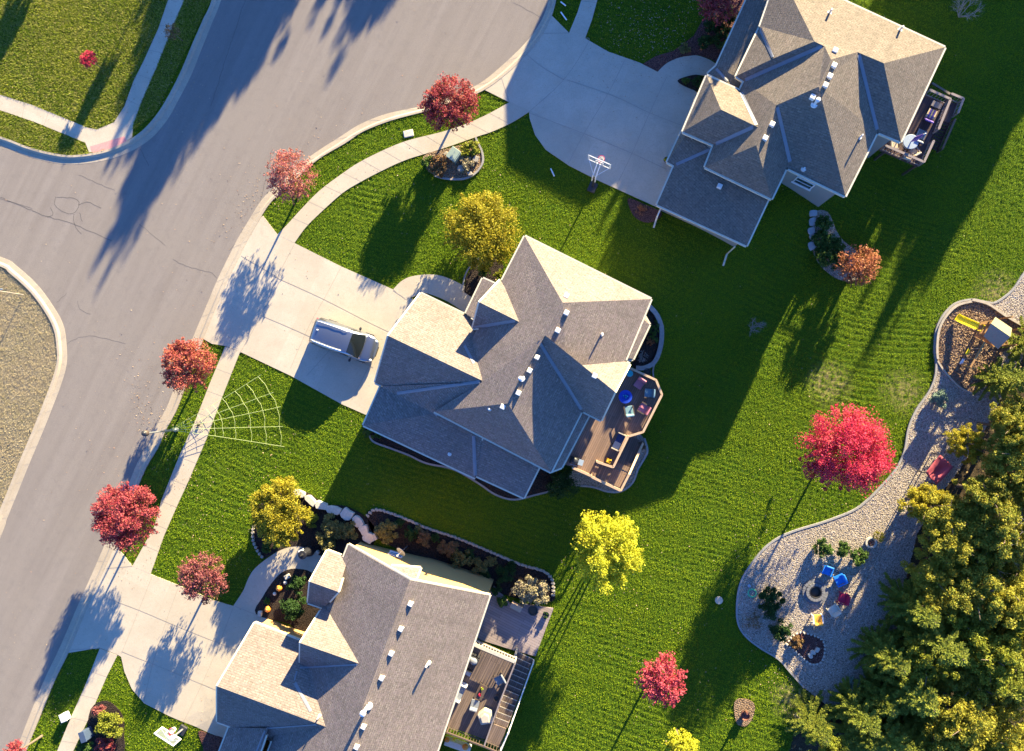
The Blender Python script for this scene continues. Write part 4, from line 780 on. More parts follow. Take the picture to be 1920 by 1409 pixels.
# middle deck furniture
G2 = "cushioned chairs on the middle deck"; z2 = .11
chair("pink cushioned chair nearest the round teal table", "chair", pose(1198, 720, z2), 215, M['brown'], M['cushion_pink'], G2, bh=.95, w=.8, d=.8)
chair("blue patterned chair at the outer rail of the middle deck", "chair", pose(1216, 737, z2), 275, M['brown'], M['cushion_teal'], G2, bh=.9, w=.78, d=.75)
chair("pink cushioned chair facing away from the tan corner rail", "chair", pose(1206, 766, z2), 300, M['brown'], M['cushion_pink'], G2, bh=.95, w=.8, d=.8)
chair("blue patterned chair with a white back edge below the blue fire table", "chair", pose(1179, 770, z2), 350, M['brown'], M['cushion_teal'], G2, bh=.95, w=.72, d=.8)
ft = thing("fire_table", "round blue fire table amid the deck chairs", "table", pose(1172, 744, z2)); m = MB(); m.lathe((0, 0, 0), [(.26, 0), (.24, .4), (.48, .5), (.5, .54), (.48, .56), (.3, .56), (.28, .5), (.05, .48)], 28); m.build("bowl", M['fire_blue'], ft, world=False); m = MB()
for k in range(7): m.ball((.16 * math.cos(k * 1.3) * (k % 3) / 2, .16 * math.sin(k * 1.3) * (k % 3) / 2, .52), .06, 6)
m.build("glass_stones", M['teal_table'], ft, world=False)
st_ = thing("side_table", "round teal side table at the house corner of the deck", "table", pose(1180, 701, z2)); m = MB(); m.lathe((0, 0, 0), [(.24, .46), (.24, .5), (.22, .51)], 22); m.build("tabletop", M['teal_table'], st_, world=False); m = MB(); m.lathe((0, 0, 0), [(.15, 0), (.04, .05), (.035, .46)], 10); m.build("pedestal", M['black'], st_, world=False)
bn = thing("deck_bench", "cushioned bench with navy seat along the tan rail", "bench", pose(1160, 828, z2), math.radians(-25 + 180)); m = MB(); m.box((0, 0, .38), (.6, 1.15, .14)); bevel(m.build("seat", M['cushion_navy'], bn, world=False), .03); m = MB(); m.box((-.3, 0, .62), (.1, 1.2, .4)); m.build("backrest", M['railwood'], bn, world=False)
for s in (-1, 1):
    m = MB(); m.box((0, s * .62, .32), (.66, .07, .6)); m.build("arm", M['cover_cream'], bn, world=False)
gr = thing("grill", "black barbecue grill with a pale blue side shelf", "grill", pose(1077, 862, z2), HAX + math.radians(8)); m = MB(); m.box((0, 0, .45), (.62, .5, .8)); m.build("cabinet", M['black'], gr, world=False); m = MB(); m.ball((0, 0, .95), (.33, .28, .2), 12); m.build("lid", M['black'], gr, world=False, smooth=True); m = MB(); m.box((.5, .02, .86), (.36, .42, .04)); m.build("shelf", M['dish_grey'], gr, world=False); m = MB(); m.beam((-.24, -.32, .95), (.24, -.32, .95), .03, .03); m.build("handle", M['steel'], gr, world=False)
def leaf_mesh(name, n, spots, leaf, seed, mat, aspect=.6, up=.35):
    """n leaf quads scattered on spots: list of (centre, radius, weight)"""
    r = np.random.default_rng(seed); w = np.array([s[2] for s in spots], float); w /= w.sum(); idx = r.choice(len(spots), n, p=w)
    C = np.array([s[0] for s in spots])[idx]; R = np.array([s[1] for s in spots])[idx]
    d = r.normal(size=(n, 3)); d /= np.linalg.norm(d, axis=1)[:, None]; C = C + d * (R * r.random(n) ** .45)[:, None]
    nr = r.normal(size=(n, 3)) * .8 + d * .5; nr[:, 2] += up; nr /= np.linalg.norm(nr, axis=1)[:, None]
    u = np.cross(nr, r.normal(size=(n, 3))); u /= np.linalg.norm(u, axis=1)[:, None]; v = np.cross(nr, u); s = leaf * (.6 + .8 * r.random(n))[:, None]
    V = np.stack([C - u * s * .5, C + v * s * aspect * .5 - u * s * .05, C + u * s * .55, C - v * s * aspect * .5 - u * s * .05], 1)
    return quads_mesh(name, V, mat)
def quads_mesh(name, V, mat):
    n = len(V); me = bpy.data.meshes.new(name); me.vertices.add(4 * n); me.vertices.foreach_set("co", V.astype(np.float32).ravel()); me.loops.add(4 * n); me.loops.foreach_set("vertex_index", np.arange(4 * n, dtype=np.int32)); me.polygons.add(n); me.polygons.foreach_set("loop_start", np.arange(n, dtype=np.int32) * 4); me.update(); me.materials.append(mat); return me
def mesh_obj(name, me, parent=None, loc=None):
    o = bpy.data.objects.new(name, me); COL.objects.link(o)
    if parent: o.parent = parent
    if loc is not None: o.location = loc
    return o
def blob_spots(rx, ry, rz, k, seed, hole=.35, cz=0.0, cl=.3, jag=.25):
    r = np.random.default_rng(seed); out = []; ph = r.random(6) * 6.28
    for _ in range(k):
        d = r.normal(size=3); d /= np.linalg.norm(d)
        if d[2] < -.35: d[2] *= -.6
        q = hole + (1 - hole) * r.random() ** .6; a = math.atan2(d[1], d[0]); q *= 1 + jag * (.5 * math.sin(3 * a + ph[0]) + .4 * math.sin(5 * a + ph[1]) + .3 * math.sin(8 * a + ph[2])) * .8
        out.append(((d[0] * q * rx, d[1] * q * ry, cz + d[2] * q * rz), cl * min(rx, ry) * (.6 + .7 * r.random()), 1.0))
    return out
def pot(label, loc, r, h, mat, plant=None, seed=0, group=None, name="planter"):
    t = thing(name, label, "planter", loc, 0, group); m = MB(); m.lathe((0, 0, 0), [(r * .7, 0), (r, h), (r * 1.06, h), (r * 1.06, h + .03), (r * .9, h + .03), (r * .88, h - .05), (.02, h - .05)], 20); m.build("pot", mat, t, world=False)
    if plant: mesh_obj("plant", leaf_mesh("plant", 260, blob_spots(r, r, r * .8, 10, seed, cz=h + r * .4), r * .35, seed, plant), t)
    else:
        m = MB(); m.lathe((0, 0, 0), [(r * .87, h - .05), (r * .5, h - .02), (.02, h - .01)], 16); m.build("soil", M['soil'], t, world=False)
    return t
pot("black ringed round planter on the ground beside the deck corner", pose(1213, 698), .27, .4, M['pot_dark'])
pot("deck flower pot with yellow mums in the rail corner", pose(1141, 862, z2), .22, .3, M['rust_iron'], leafmat("mum", [(.75, .50, .03), (.85, .65, .05), (.5, .3, .1)], .2), 5)
# lower deck furniture
z3 = .01; G3 = "striped chairs on the lower deck"
chair("striped grey chair with a white back on the sunny lower deck", "chair", pose(938, 1271, z3), 240, M['brown'], M['stripe_grey'], G3, w=.85, d=.85, bh=.95)
sf = thing("patio_sofa", "grey striped sofa half under the eave of the lower house", "sofa", pose(861, 1293, z3), -math.radians(25)); 
m = MB(); m.box((0, 0, .4), (.8, 1.2, .2)); bevel(m.build("seat", M['stripe_grey'], sf, world=False), .03); m = MB(); m.box((-.42, 0, .7), (.16, 1.2, .5)); bevel(m.build("backrest", M['stripe_grey'], sf, world=False), .03)
for s in (-1, 1):
    m = MB(); m.box((0, s * .63, .35), (.85, .1, .62)); m.build("arm", M['white'], sf, world=False)
cv = MB(); cv.prism([(-.5, -.45), (.4, -.55), (.55, .3), (.1, .62), (-.55, .35)], 0, .62); cv.prism([(-.35, -.3), (.25, -.4), (.35, .15), (.05, .4), (-.35, .2)], .62, .82); o = one("covered_chair", cv, M['cover_cream'], "armchair wrapped in a pale cream cover", "covered chair"); o.location = pose(912, 1340, z3); o.rotation_euler = (0, 0, .3); bevel(o, .09, 3)
ct = thing("coffee_table", "narrow dark coffee table holding flowers on the lower deck", "table", pose(903, 1294, z3), HAX + math.pi / 2); m = MB(); m.box((0, 0, .42), (1.15, .62, .05)); m.build("tabletop", M['brown'], ct, world=False)
for a in (-1, 1):
    for b in (-1, 1): m = MB(); m.box((a * .5, b * .25, .2), (.05, .05, .4)); m.build("leg", M['black'], ct, world=False)
pot("small pot of crimson mums on the coffee table", pose(900, 1302, .46), .13, .14, M['rust_iron'], leafmat("crimson_mum", [(.75, .02, .1), (.6, .02, .08), (.85, .1, .2)], .2), 8)
pot("small pot of lime green mums on the coffee table", pose(904, 1290, .46), .12, .14, M['rust_iron'], leafmat("lime_mum", [(.42, .52, .04), (.5, .6, .06), (.3, .4, .03)], .2), 9)
pot("empty bronze pot beside the stair rail of the lower deck", pose(932, 1306, z3), .2, .45, M['brown'])
g3 = thing("grill", "dark grill with a small white side table under the eave", "grill", pose(889, 1231, z3), HAX); m = MB(); m.box((0, 0, .45), (.9, .5, .85)); m.build("cabinet", M['black'], g3, world=False); m = MB(); m.ball((.1, 0, .95), (.3, .26, .18), 12); m.build("lid", M['grey_cover'], g3, world=False, smooth=True); m = MB(); m.box((-.2, 0, .93), (.34, .4, .05)); m.build("shelf", M['dish_grey'], g3, world=False)
lg = thing("deck_chair", "folding chair with pale slatted seat in the eave shade", "chair", pose(879, 1257, z3), HAX); m = MB(); m.box((0, 0, .4), (.5, .5, .05)); m.build("seat", M['dish_grey'], lg, world=False); m = MB(); m.box((0, .28, .7), (.5, .05, .5)); m.build("backrest", M['black'], lg, world=False); m = MB(); [m.box((a * .22, b * .22, .2), (.04, .04, .4)) for a in (-1, 1) for b in (-1, 1)]; m.build("leg_frame", M['black'], lg, world=False)
dc = thing("dining_chair", "dark deck chair in front of the coffee table", "chair", pose(892, 1316, z3), HAX + .2); m = MB(); m.box((0, 0, .42), (.6, .6, .1)); m.build("seat", M['grey_cover'], dc, world=False); m = MB(); m.box((0, -.3, .7), (.55, .08, .55)); m.build("backrest", M['grey_cover'], dc, world=False); m = MB(); [m.box((a * .25, b * .25, .2), (.05, .05, .4)) for a in (-1, 1) for b in (-1, 1)]; m.build("leg_frame", M['black'], dc, world=False)
# patio pieces
pot("large dark pot on the patio below the pale shrub", pose(1000, 1142), .38, .5, M['pot_dark']); pot("small dark pot with a leafy top at the patio corner", pose(1024, 1151), .25, .35, M['pot_dark'], L['dkgreen'], 12)
bx = thing("patio_bench", "low wooden bench against the patio planting", "bench", pose(969, 1136), HAX); m = MB(); m.box((0, 0, .4), (.9, .5, .06)); m.build("seat", M['cover_cream'], bx, world=False); m = MB(); m.box((-.42, 0, .2), (.06, .5, .4)); m.box((.42, 0, .2), (.06, .5, .4)); m.build("leg_frame", M['railwood'], bx, world=False); m = MB(); m.box((0, .3, .62), (.95, .05, .5)); m.build("backrest", M['railwood'], bx, world=False)
# upper deck furniture
z1 = .21; G4 = "loungers and chairs on the dark upper deck"
def lounger(label, px, py, mats, ang, L_=1.6):
    t = thing("lounge_chair", label, "lounge chair", pose(px, py, z1), ang, G4); m = MB(); m.box((0, .1, .32), (.62, L_ * .55, .06)); m.build("frame", M['brown'], t, world=False)
    for k in range(5): m = MB(); m.box((-.26 + k * .13, .1, .38), (.1, L_ * .5, .07)); m.build("cushion_strip", mats[k % 2], t, world=False)
    m = MB(); m.box((0, -L_ * .35, .55), (.62, .08, .6), 0, 0, ('X', .6)); m.build("backrest", mats[1], t, world=False); m = MB(); [m.box((a * .28, b * .4, .15), (.05, .05, .32)) for a in (-1, 1) for b in (-1, 1)]; m.build("leg_frame", M['brown'], t, world=False)
M['sand_gold'] = plain("sand_gold", (.62, .46, .25), .7)
lounger("striped gold and violet lounge chair on the dark upper deck", 1741, 220, (M['sand_gold'], M['purple']), HAX, 1.3)
lounger("plain grey lounge chair in the middle of the upper deck", 1722, 258, (M['stripe_grey'], M['grey_cover']), HAX, 1.3)
sdt = thing("side_table", "low brown table at the top end of the upper deck", "table", pose(1752, 200, z1), HAX); m = MB(); m.box((0, 0, .35), (.72, .4, .05)); m.build("tabletop", M['railgrey'], sdt, world=False); m = MB(); [m.box((a * .3, b * .15, .17), (.05, .05, .34)) for a in (-1, 1) for b in (-1, 1)]; m.build("leg_frame", M['brown'], sdt, world=False)
ut = thing("umbrella_table", "round pale table with a folded purple parasol", "table", pose(1700, 272, z1)); m = MB(); m.lathe((0, 0, 0), [(.52, .7), (.53, .74), (.5, .75)], 26); m.build("tabletop", M['dish_grey'], ut, world=False); m = MB(); m.lathe((0, 0, 0), [(.3, 0), (.05, .06), (.05, .7)], 12); m.build("pedestal", M['steel'], ut, world=False)
m = MB(); m.tube([(0, 0, .75), (.12, .03, 1.35), (.3, .07, 2.15)], [.03, .16, .05], 8); m.build("parasol", M['purple'], ut, world=False); m = MB(); m.tube([(.3, .07, 2.15), (.35, .08, 2.35)], [.05, .04], 6); m.build("finial", M['white'], ut, world=False)
for lb, px, py, ang in (("empty wooden deck chair beside the lower rail of the upper deck", 1696, 296, 20), ("tan wicker chair in the house corner of the upper deck", 1672, 276, 90), ("pale framed deck chair below the round parasol table", 1709, 289, 330)):
    chair(lb, "chair", pose(px, py, z1), ang, M['railgrey'], M['sand'], G4, w=.62, d=.62, thick=.06)
# ------------------------------------------------------------------ van
def van(loc, rz):
    t = thing("minivan", "silver minivan parked nose in on the sunlit driveway", "van", loc, rz); t.scale = (1, 1.12, 1.04)
    t_ = NT("silver_paint", .28, .6); t_.base((.27, .29, .32)); t_.b.inputs["Metallic"].default_value = .85; t_.b.inputs["Coat Weight"].default_value = .5; paint = t_.m
    lower = [(-2.62, .55, .45, .80), (-2.50, .86, .30, 1.0), (-2.15, .98, .24, 1.04), (-1.2, 1.0, .22, 1.03), (0, 1.0, .22, 1.02), (1.0, 1.0, .22, 1.0), (1.55, .99, .22, .98), (2.05, .95, .24, .90), (2.40, .80, .28, .76), (2.58, .52, .36, .62)]
    v = []; n = 9
    for x, w, zb, zt in lower:
        for y, z in ((-w * .5, zb), (-w * .95, zb + .04), (-w, zb + .3), (-w * .97, zt - .08), (0 - w * .82, zt), (0, zt + .03 + (.02 if x > 1.2 else 0)), (w * .82, zt), (w * .97, zt - .08), (w, zb + .3), (w * .95, zb + .04), (w * .5, zb)): v.append((x, y, z))
    k = 11; f = [(i * k + j, i * k + (j + 1) % k, (i + 1) * k + (j + 1) % k, (i + 1) * k + j) for i in range(len(lower) - 1) for j in range(k)]
    f += [tuple(range(k)), tuple((len(lower) - 1) * k + j for j in range(k))[::-1]]
    m = MB(); m.add(v, f); o = m.build("body", paint, t, world=False, smooth=True); s = o.modifiers.new("s", 'SUBSURF'); s.levels = s.render_levels = 2
    cabs = [(-2.50, .74, .60, .98, 1.10), (-2.36, .86, .70, 1.0, 1.62), (-2.0, .93, .79, 1.0, 1.74), (-1.2, .95, .81, 1.0, 1.80), (-.2, .95, .81, 1.0, 1.81), (.62, .93, .77, .99, 1.71), (1.62, .90, .78, .97, 1.03)]
    v = []
    for x, wb, wr, zb, zr in cabs:
        for y, z in ((-wb, zb), (-wb * .97, zb + (zr - zb) * .4), (-wr, zr - .05), (-wr * .8, zr), (0, zr + .03), (wr * .8, zr), (wr, zr - .05), (wb * .97, zb + (zr - zb) * .4), (wb, zb)): v.append((x, y, z))
    m = MB(); m.add(v, [(i * 9 + j, i * 9 + j + 1, (i + 1) * 9 + j + 1, (i + 1) * 9 + j) for i in range(6) for j in range(8)]); o = m.build("cabin", paint, t, world=False, smooth=True)
    tk = NT("dark_car_glass", .05, .7); tk.base((.012, .016, .018)); gl = tk.m
    def glass(name, a, b):
        m = MB(); m.add(a + b, [(i, i + 1, len(a) + i + 1, len(a) + i) for i in range(len(a) - 1)]); return m.build(name, gl, t, world=False, smooth=True)
    glass("windshield", [(.70, y * .66, 1.722 + .03 * (1 - y * y)) for y in (-1, -.5, 0, .5, 1)], [(1.52 + .10 * (1 - y * y), y * .84, 1.110 + .01 * (1 - y * y)) for y in (-1, -.5, 0, .5, 1)])
    for sg in (-1, 1):
        for x0, x1 in ((-2.2, -1.35), (-1.28, -.35), (-.28, .6)): glass("side_window", [(x0, sg * .945, 1.1), (x1 + (.25 if x1 > .5 else 0), sg * .945, 1.1)], [(x0 + .06, sg * .835, 1.6), (x1 - .02, sg * .835, 1.6)])
        m = MB(); m.tube([(-2.15, sg * .64, 1.78), (-1.9, sg * .68, 1.86), (-.6, sg * .70, 1.90), (.1, sg * .68, 1.87), (.3, sg * .66, 1.80)], .025, 6); m.build("roof_rail", M['white'], t, world=False, smooth=True)
        m = MB(); m.ball((.95, sg * 1.12, 1.1), (.1, .13, .09), 8); m.beam((.98, sg * .9, 1.06), (.96, sg * 1.05, 1.08), .06, .05); m.build("mirror", M['black'], t, world=False, smooth=True)
        m = MB(); m.ball((2.24, sg * .66, .74), (.24, .1, .06), 10); m.build("headlight", M['white'], t, world=False, smooth=True)
        m = MB(); m.ball((-2.42, sg * .80, 1.05), (.06, .06, .26), 8); m.build("tail_light", M['chair_red'], t, world=False, smooth=True)
        for x in (-1.5, 1.55):
            w = MB(); M90 = [(math.cos(a) * .34, math.sin(a) * .34) for a in [i * math.pi / 10 for i in range(20)]]; vs = [(x + a, sg * .78, .34 + b) for a, b in M90] + [(x + a, sg * 1.0, .34 + b) for a, b in M90]; w.add(vs, [(i, (i + 1) % 20, 20 + (i + 1) % 20, 20 + i) for i in range(20)] + [tuple(range(20)), tuple(range(20, 40))]); wo = w.build("wheel", M['black'], t, world=False)
            w = MB(); vs = [(x + a * .62, sg * 1.006, .34 + b * .62) for a, b in M90]; w.add(vs, [tuple(range(20))]); w.build("rim", M['steel'], wo, world=False)
    m = MB(); m.tube([(-2.45, -.78, .5), (-2.58, -.5, .5), (-2.6, 0, .5), (-2.58, .5, .5), (-2.45, .78, .5)], .09, 8); m.build("rear_bumper", paint, t, world=False, smooth=True); m = MB(); m.ball((-1.9, .1, 1.83), (.07, .05, .05), 8); m.build("antenna", M['white'], t, world=False)
    m = MB(); m.box((2.56, 0, .5), (.05, .7, .14)); m.build("grille", M['black'], t, world=False)
VA = P(588, 618, .9); VB = P(706, 660, .6); van(Vector(((VA.x + VB.x) / 2, (VA.y + VB.y) / 2, 0.012)), math.atan2(VB.y - VA.y, VB.x - VA.x))
# ------------------------------------------------------------------ basketball hoops
def hoop(label, base, ang, tilt, dark):
    t = thing("basketball_hoop", label, "basketball hoop", pose(*base), -math.radians(ang)); wh = M['white']
    m = MB(); m.box((0, -.2, .12), (.6, .75, .24)); bevel(m.build("base", M['black'], t, world=False), .06)
    m = MB(); m.beam((0, -.1, .2), (0, .02, 2.2), .12, .12); m.build("pole", M['black'] if dark else M['steel'], t, world=False)
    for s in (-.12, .12):
        m = MB(); m.beam((s, .0, 2.1), (s, .8, 3.2), .07, .07); m.build("arm", wh, t, world=False); m = MB(); m.beam((s, -.05, 1.4), (s, .1, 2.5), .07, .07); m.build("brace", wh, t, world=False)
    m = MB(); a, b = 1.65, 1.05
    for q in ((0, b / 2, a, .08), (0, -b / 2, a, .08)): m.box((0, .9, 3.3 + q[1]), (q[2], .05, .09))
    for s in (-1, 1): m.box((s * a / 2, .9, 3.3), (.09, .05, b + .09))
    for q in (.05, -.4): m.box((0, .92, 3.25 + q), (.6, .04, .06))
    for s in (-1, 1): m.box((s * .28, .92, 3.08), (.06, .04, .42))
    o = m.build("backboard", wh, t, world=False); g = MB(); g.box((0, .9, 3.3), (a - .05, .02, b)); tg = NT("clear_board", .1, .5); tg.base((.30, .34, .36)); tg.b.inputs["Alpha"].default_value = .18; g.build("panel", tg.m, o, world=False)
    for s in (-1, 1): m = MB(); m.beam((s * .78, .86, 2.95), (s * .12, .15, 2.4), .03, .03); m.build("strut", wh, t, world=False)
    m = MB(); m.tube([(.23 * math.cos(i * math.pi / 10), 1.22 + .23 * math.sin(i * math.pi / 10), 3.05) for i in range(21)], .02, 6); m.box((0, .96, 3.05), (.12, .12, .08)); r = m.build("rim", M['chair_red'], t, world=False)
    m = MB()
    for i in range(12):
        a0 = i * math.pi / 6; a1 = (i + .5) * math.pi / 6
        for aa, bb in ((a0, a1), (a1, a0 + math.pi / 6)): m.beam((.22 * math.cos(aa), 1.22 + .22 * math.sin(aa), 3.03), (.13 * math.cos(bb), 1.22 + .13 * math.sin(bb), 2.65), .022, .022)
    m.build("net", wh, r, world=False)
hoop("portable basketball hoop standing at the shaded driveway edge", (1113, 348), 25, 0, True); hoop("white framed basketball hoop on the lawn of the lower left house", (346, 1364), 30, 0, False)
# ------------------------------------------------------------------ lamp with spider web, sign post
lp = thing("street_lamp", "grey street lamp with a dark round globe by the pavement", "street lamp", G(*LAMP)); m = MB(); m.lathe((0, 0, 0), [(.16, 0), (.15, .35), (.085, .45), (.07, 2.0), (.055, 4.0), (.09, 4.05), (.1, 4.15)], 14); m.build("post", M['steel'], lp, world=False); m = MB(); m.ball((0, 0, 4.42), (.24, .24, .28), 16); m.build("globe", M['brown'], lp, world=False, smooth=True); m = MB(); m.lathe((0, 0, 4.66), [(.2, 0), (.1, .09), (.02, .12)], 12); m.build("cap", M['black'], lp, world=False)
wb = MB(); ctr = G(330, 805) + Vector((0, 0, .9)); ends = [(490, 703), (513, 736), (527, 763), (531, 800), (534, 838)]; rays = []
for e in ends:
    q = G(*e) + Vector((0, 0, .04)); rays.append([ctr.lerp(q, f) - Vector((0, 0, .25 * math.sin(math.pi * f))) for f in [i / 14 for i in range(15)]])
for r_ in rays:
    for p in r_: p.z = max(p.z, .05)
    wb.tube(r_, .013, 4)
for fr in (.13, .2, .28, .38, .45, .56, .7, .83, .965):
    for a, b in zip(rays, rays[1:]):
        i = fr * 14; i0 = int(i); u = i - i0; p = a[i0].lerp(a[min(14, i0 + 1)], u); q2 = b[i0].lerp(b[min(14, i0 + 1)], u); md = p.lerp(q2, .5).lerp(ctr, -.015); md.z = max(.05, md.z); wb.tube([p, md, q2], .011, 4)
one("spider_web", wb, M['web_rope'], "giant pale rope spider web stretched from the street lamp over the lawn", "decoration", loc=Vector(ctr))
sp = MB(); c = G(373, 797, .05); sp.ball(c + Vector((0, 0, .1)), (.14, .11, .1), 8)
for k in range(8): a = k * math.pi / 4 + .3; sp.tube([c + Vector((0, 0, .1)), c + Vector((.25 * math.cos(a), .25 * math.sin(a), .2)), c + Vector((.42 * math.cos(a), .42 * math.sin(a), .0))], .015, 4)
one("toy_spider", sp, M['cloth_black'], "small black toy spider in the rope web over the pavement", "decoration", loc=c)
sg = thing("sign_post", "thin sign post on the dry grass at the left edge", "sign", G(44, 553)); m = MB(); m.tube([(0, 0, 0), (0, 0, 2.9)], .035, 8); m.build("post", M['timber'], sg, world=False); m = MB(); m.box((0, 0, 2.75), (.75, .03, .22), .4); m.build("sign_plate", M['dish_grey'], sg, world=False)
# ------------------------------------------------------------------ playset
ps = thing("playset", "wooden playset with yellow slide and gabled cabin", "playset", G(1858, 628)); O = root_loc(ps); gz = O.z
def w(px, py, z): return P(px, py, gz + z)
m = MB(); A = w(1795, 596, .32); B = w(1842, 617, 1.35); d = (B - A); n = Vector((-d.y, d.x, 0)).normalized() * .22; pr = [A + Vector((0, 0, .05)) - d * .06 + Vector((0, 0, .06)), A, A.lerp(B, .2) - Vector((0, 0, .06)), A.lerp(B, .85), B]
vs = []
for p in pr: vs += [p + n * 1.15 + Vector((0, 0, .14)), p + n, p - n, p - n * 1.15 + Vector((0, 0, .14)), p - n * 1.3 + Vector((0, 0, .14)), p - n * 1.05 - Vector((0, 0, .05)), p + n * 1.05 - Vector((0, 0, .05)), p + n * 1.3 + Vector((0, 0, .14))]
m.add(vs, [(8 * i + k, 8 * i + (k + 1) % 8, 8 * i + 8 + (k + 1) % 8, 8 * i + 8 + k) for i in range(4) for k in range(8)] + [tuple(range(8)), tuple(range(32, 40))]); m.build("slide", M['slide_yellow'], ps)
tw4 = [(1863, 600), (1893, 620), (1870, 650), (1843, 630)]; pl4 = [(1838, 605), (1863, 601), (1890, 645), (1862, 652), (1828, 632)]
for p in tw4: a = w(p[0], p[1], 0); m = MB(); m.box((a.x, a.y, gz + 1.3), (.1, .1, 2.6)); m.build("post", M['wood'], ps)
for p in pl4[:1] + pl4[4:]: a = w(p[0], p[1], 0); m = MB(); m.box((a.x, a.y, gz + 1.1), (.1, .1, 2.2)); m.build("post", M['wood'], ps)
m = MB(); m.prism([w(p[0], p[1], 1.3).xy[:] for p in pl4], gz + 1.25, gz + 1.33); m.build("platform", M['wood'], ps)
m = MB()
for a, b in ((pl4[4], pl4[3]), (pl4[3], pl4[2]), (pl4[0], pl4[1]), (pl4[1], pl4[2])):
    m.beam(w(*a, 2.05), w(*b, 2.05), .05, .1); m.beam(w(*a, 1.65), w(*b, 1.65), .03, .1); m.beam(w(*a, 1.45), w(*b, 1.45), .03, .1)
m.build("railing", M['wood'], ps)
rA, rB = w(1858, 607, 3.0), w(1894, 632, 3.0); e1a, e1b = w(1866, 595, 2.45), w(1897, 616, 2.45); e2a, e2b = w(1844, 631, 2.3), w(1871, 655, 2.3)
m = MB(); up = Vector((0, 0, .04)); m.add([rA, rB, e1b, e1a, rA + up, rB + up, e1b + up, e1a + up], [(0, 1, 2, 3), (4, 5, 6, 7), (0, 1, 5, 4), (1, 2, 6, 5), (2, 3, 7, 6), (3, 0, 4, 7)]); m.build("roof_panel", M['roof_sunlit'], ps)  # sunlit side of the cabin roof, its light put into the panel colour
m = MB(); m.add([rA, rB, e2b, e2a, rA + up, rB + up, e2b + up, e2a + up], [(0, 1, 2, 3), (4, 5, 6, 7), (0, 1, 5, 4), (1, 2, 6, 5), (2, 3, 7, 6), (3, 0, 4, 7)]); m.build("roof_panel", M['roof_shaded'], ps)  # same roof on its shaded side, the shade put into the panel colour
m = MB(); s0, s1 = w(1846, 642, 2.3), w(1819, 689, 2.3); m.beam(s0, s1, .12, .14); m.build("swing_beam", M['wood'], ps)
for p in ((1798, 682), (1840, 698)): m = MB(); m.beam(s1, w(p[0], p[1], 0), .1, .1); m.build("swing_leg", M['wood'], ps)
m = MB(); m.beam(w(1805, 685, .9), w(1833, 695, .9), .07, .09); m.build("crossbar", M['wood'], ps)
for i, fr in enumerate((.35, .75)):
    c = s0.lerp(s1, fr); m = MB()
    dv = (s1 - s0).normalized() * .22; m.tube([c + dv, c + dv - Vector((0, 0, 1.75))], .015, 4); m.tube([c - dv, c - dv - Vector((0, 0, 1.75))], .015, 4); so_ = m.build("swing_chain", M['steel'], ps); m = MB(); m.box(c - Vector((0, 0, 1.76)), (.46, .18, .04), math.atan2(dv.y, dv.x)); m.build("swing_seat", M['white'] if i else M['slide_yellow'], ps)
m = MB()
for i in range(6): f = i / 5; m.beam(w(1833, 636, 0).lerp(w(1829, 632, 1.3), f) + Vector((0, 0, 0)), w(1845, 644, 0).lerp(w(1842, 640, 1.3), f), .05, .06)
m.build("ladder", M['wood'], ps)
# red tarp canopy
tp = thing("tarp_canopy", "faded red tarp sagging over a low frame at the forest edge", "tarp", G(1760, 882)); gz = root_loc(tp).z; C4 = [P(1763, 853, gz + 1.5), P(1788, 876, gz + 1.35), P(1757, 910, gz + 1.2), P(1735, 887, gz + 1.45)]; vs = []; rr = random.Random(9)
for i in range(11):
    for j in range(11):
        u, v_ = i / 10, j / 10; p = C4[0].lerp(C4[1], u).lerp(C4[3].lerp(C4[2], u), v_); p.z -= .28 * math.sin(math.pi * u) * math.sin(math.pi * v_) + .05 * math.sin(9 * u + 5 * v_) + rr.uniform(-.025, .025); vs.append(p)
m = MB(); m.add(vs, [(i * 11 + j, i * 11 + j + 1, i * 11 + j + 12, i * 11 + j + 11) for i in range(10) for j in range(10)]); o = m.build("sheet", M['tarp_red'], tp, smooth=True); o.modifiers.new("th", 'SOLIDIFY').thickness = .02
for p in C4: m = MB(); m.beam(p, (p.x, p.y, gz), .06, .06); m.build("post", M['black'], tp)
# ------------------------------------------------------------------ small things
tx = thing("utility_cabinet", "grey green utility cabinet in the rock bed by the pavement", "utility cabinet", G(854, 295), .95); m = MB(); m.box((0, 0, .35), (.85, .75, .7)); bevel(m.build("body", M['transformer'], tx, world=False), .03); m = MB(); m.box((0, .06, .74), (.92, .72, .1), 0, 0, ('X', .12)); bevel(m.build("lid", M['transformer'], tx, world=False), .03)
ub = thing("utility_box", "white utility pedestal box on the verge by the lower pavement", "utility box", G(127, 1341), .4); m = MB(); m.box((0, 0, .28), (.5, .62, .56)); bevel(m.build("body", M['white'], ub, world=False), .08); m = MB(); m.box((0, 0, .58), (.54, .66, .06)); bevel(m.build("lid", M['offwhite'], ub, world=False), .03)
m = MB(); m.box((0, 0, .02), (.78, .55, .1)); o = one("stepping_slab", m, M['lime'], "pale cream flat stone on the verge beside the crimson maple", "stone"); o.location = G(766, 251); o.rotation_euler = (0, 0, .2); bevel(o, .05)
m = MB(); m.lathe((0, 0, 0), [(.30, -.05), (.30, .03), (.27, .04), (.02, .045)], 18); o = one("round_cover", m, M['sand'], "round tan cover lying on the open lawn near the rock path", "cover"); o.location = G(1348, 1126)
def post_stick(label, px, py, l, ang, name="downspout_pipe"):
    m = MB(); m.tube([(-l / 2, 0, .05), (l / 2, 0, .05)], .05, 8); o = one(name, m, M['white'], label, "pipe"); o.location = G(px, py); o.rotation_euler = (0, 0, math.radians(ang))
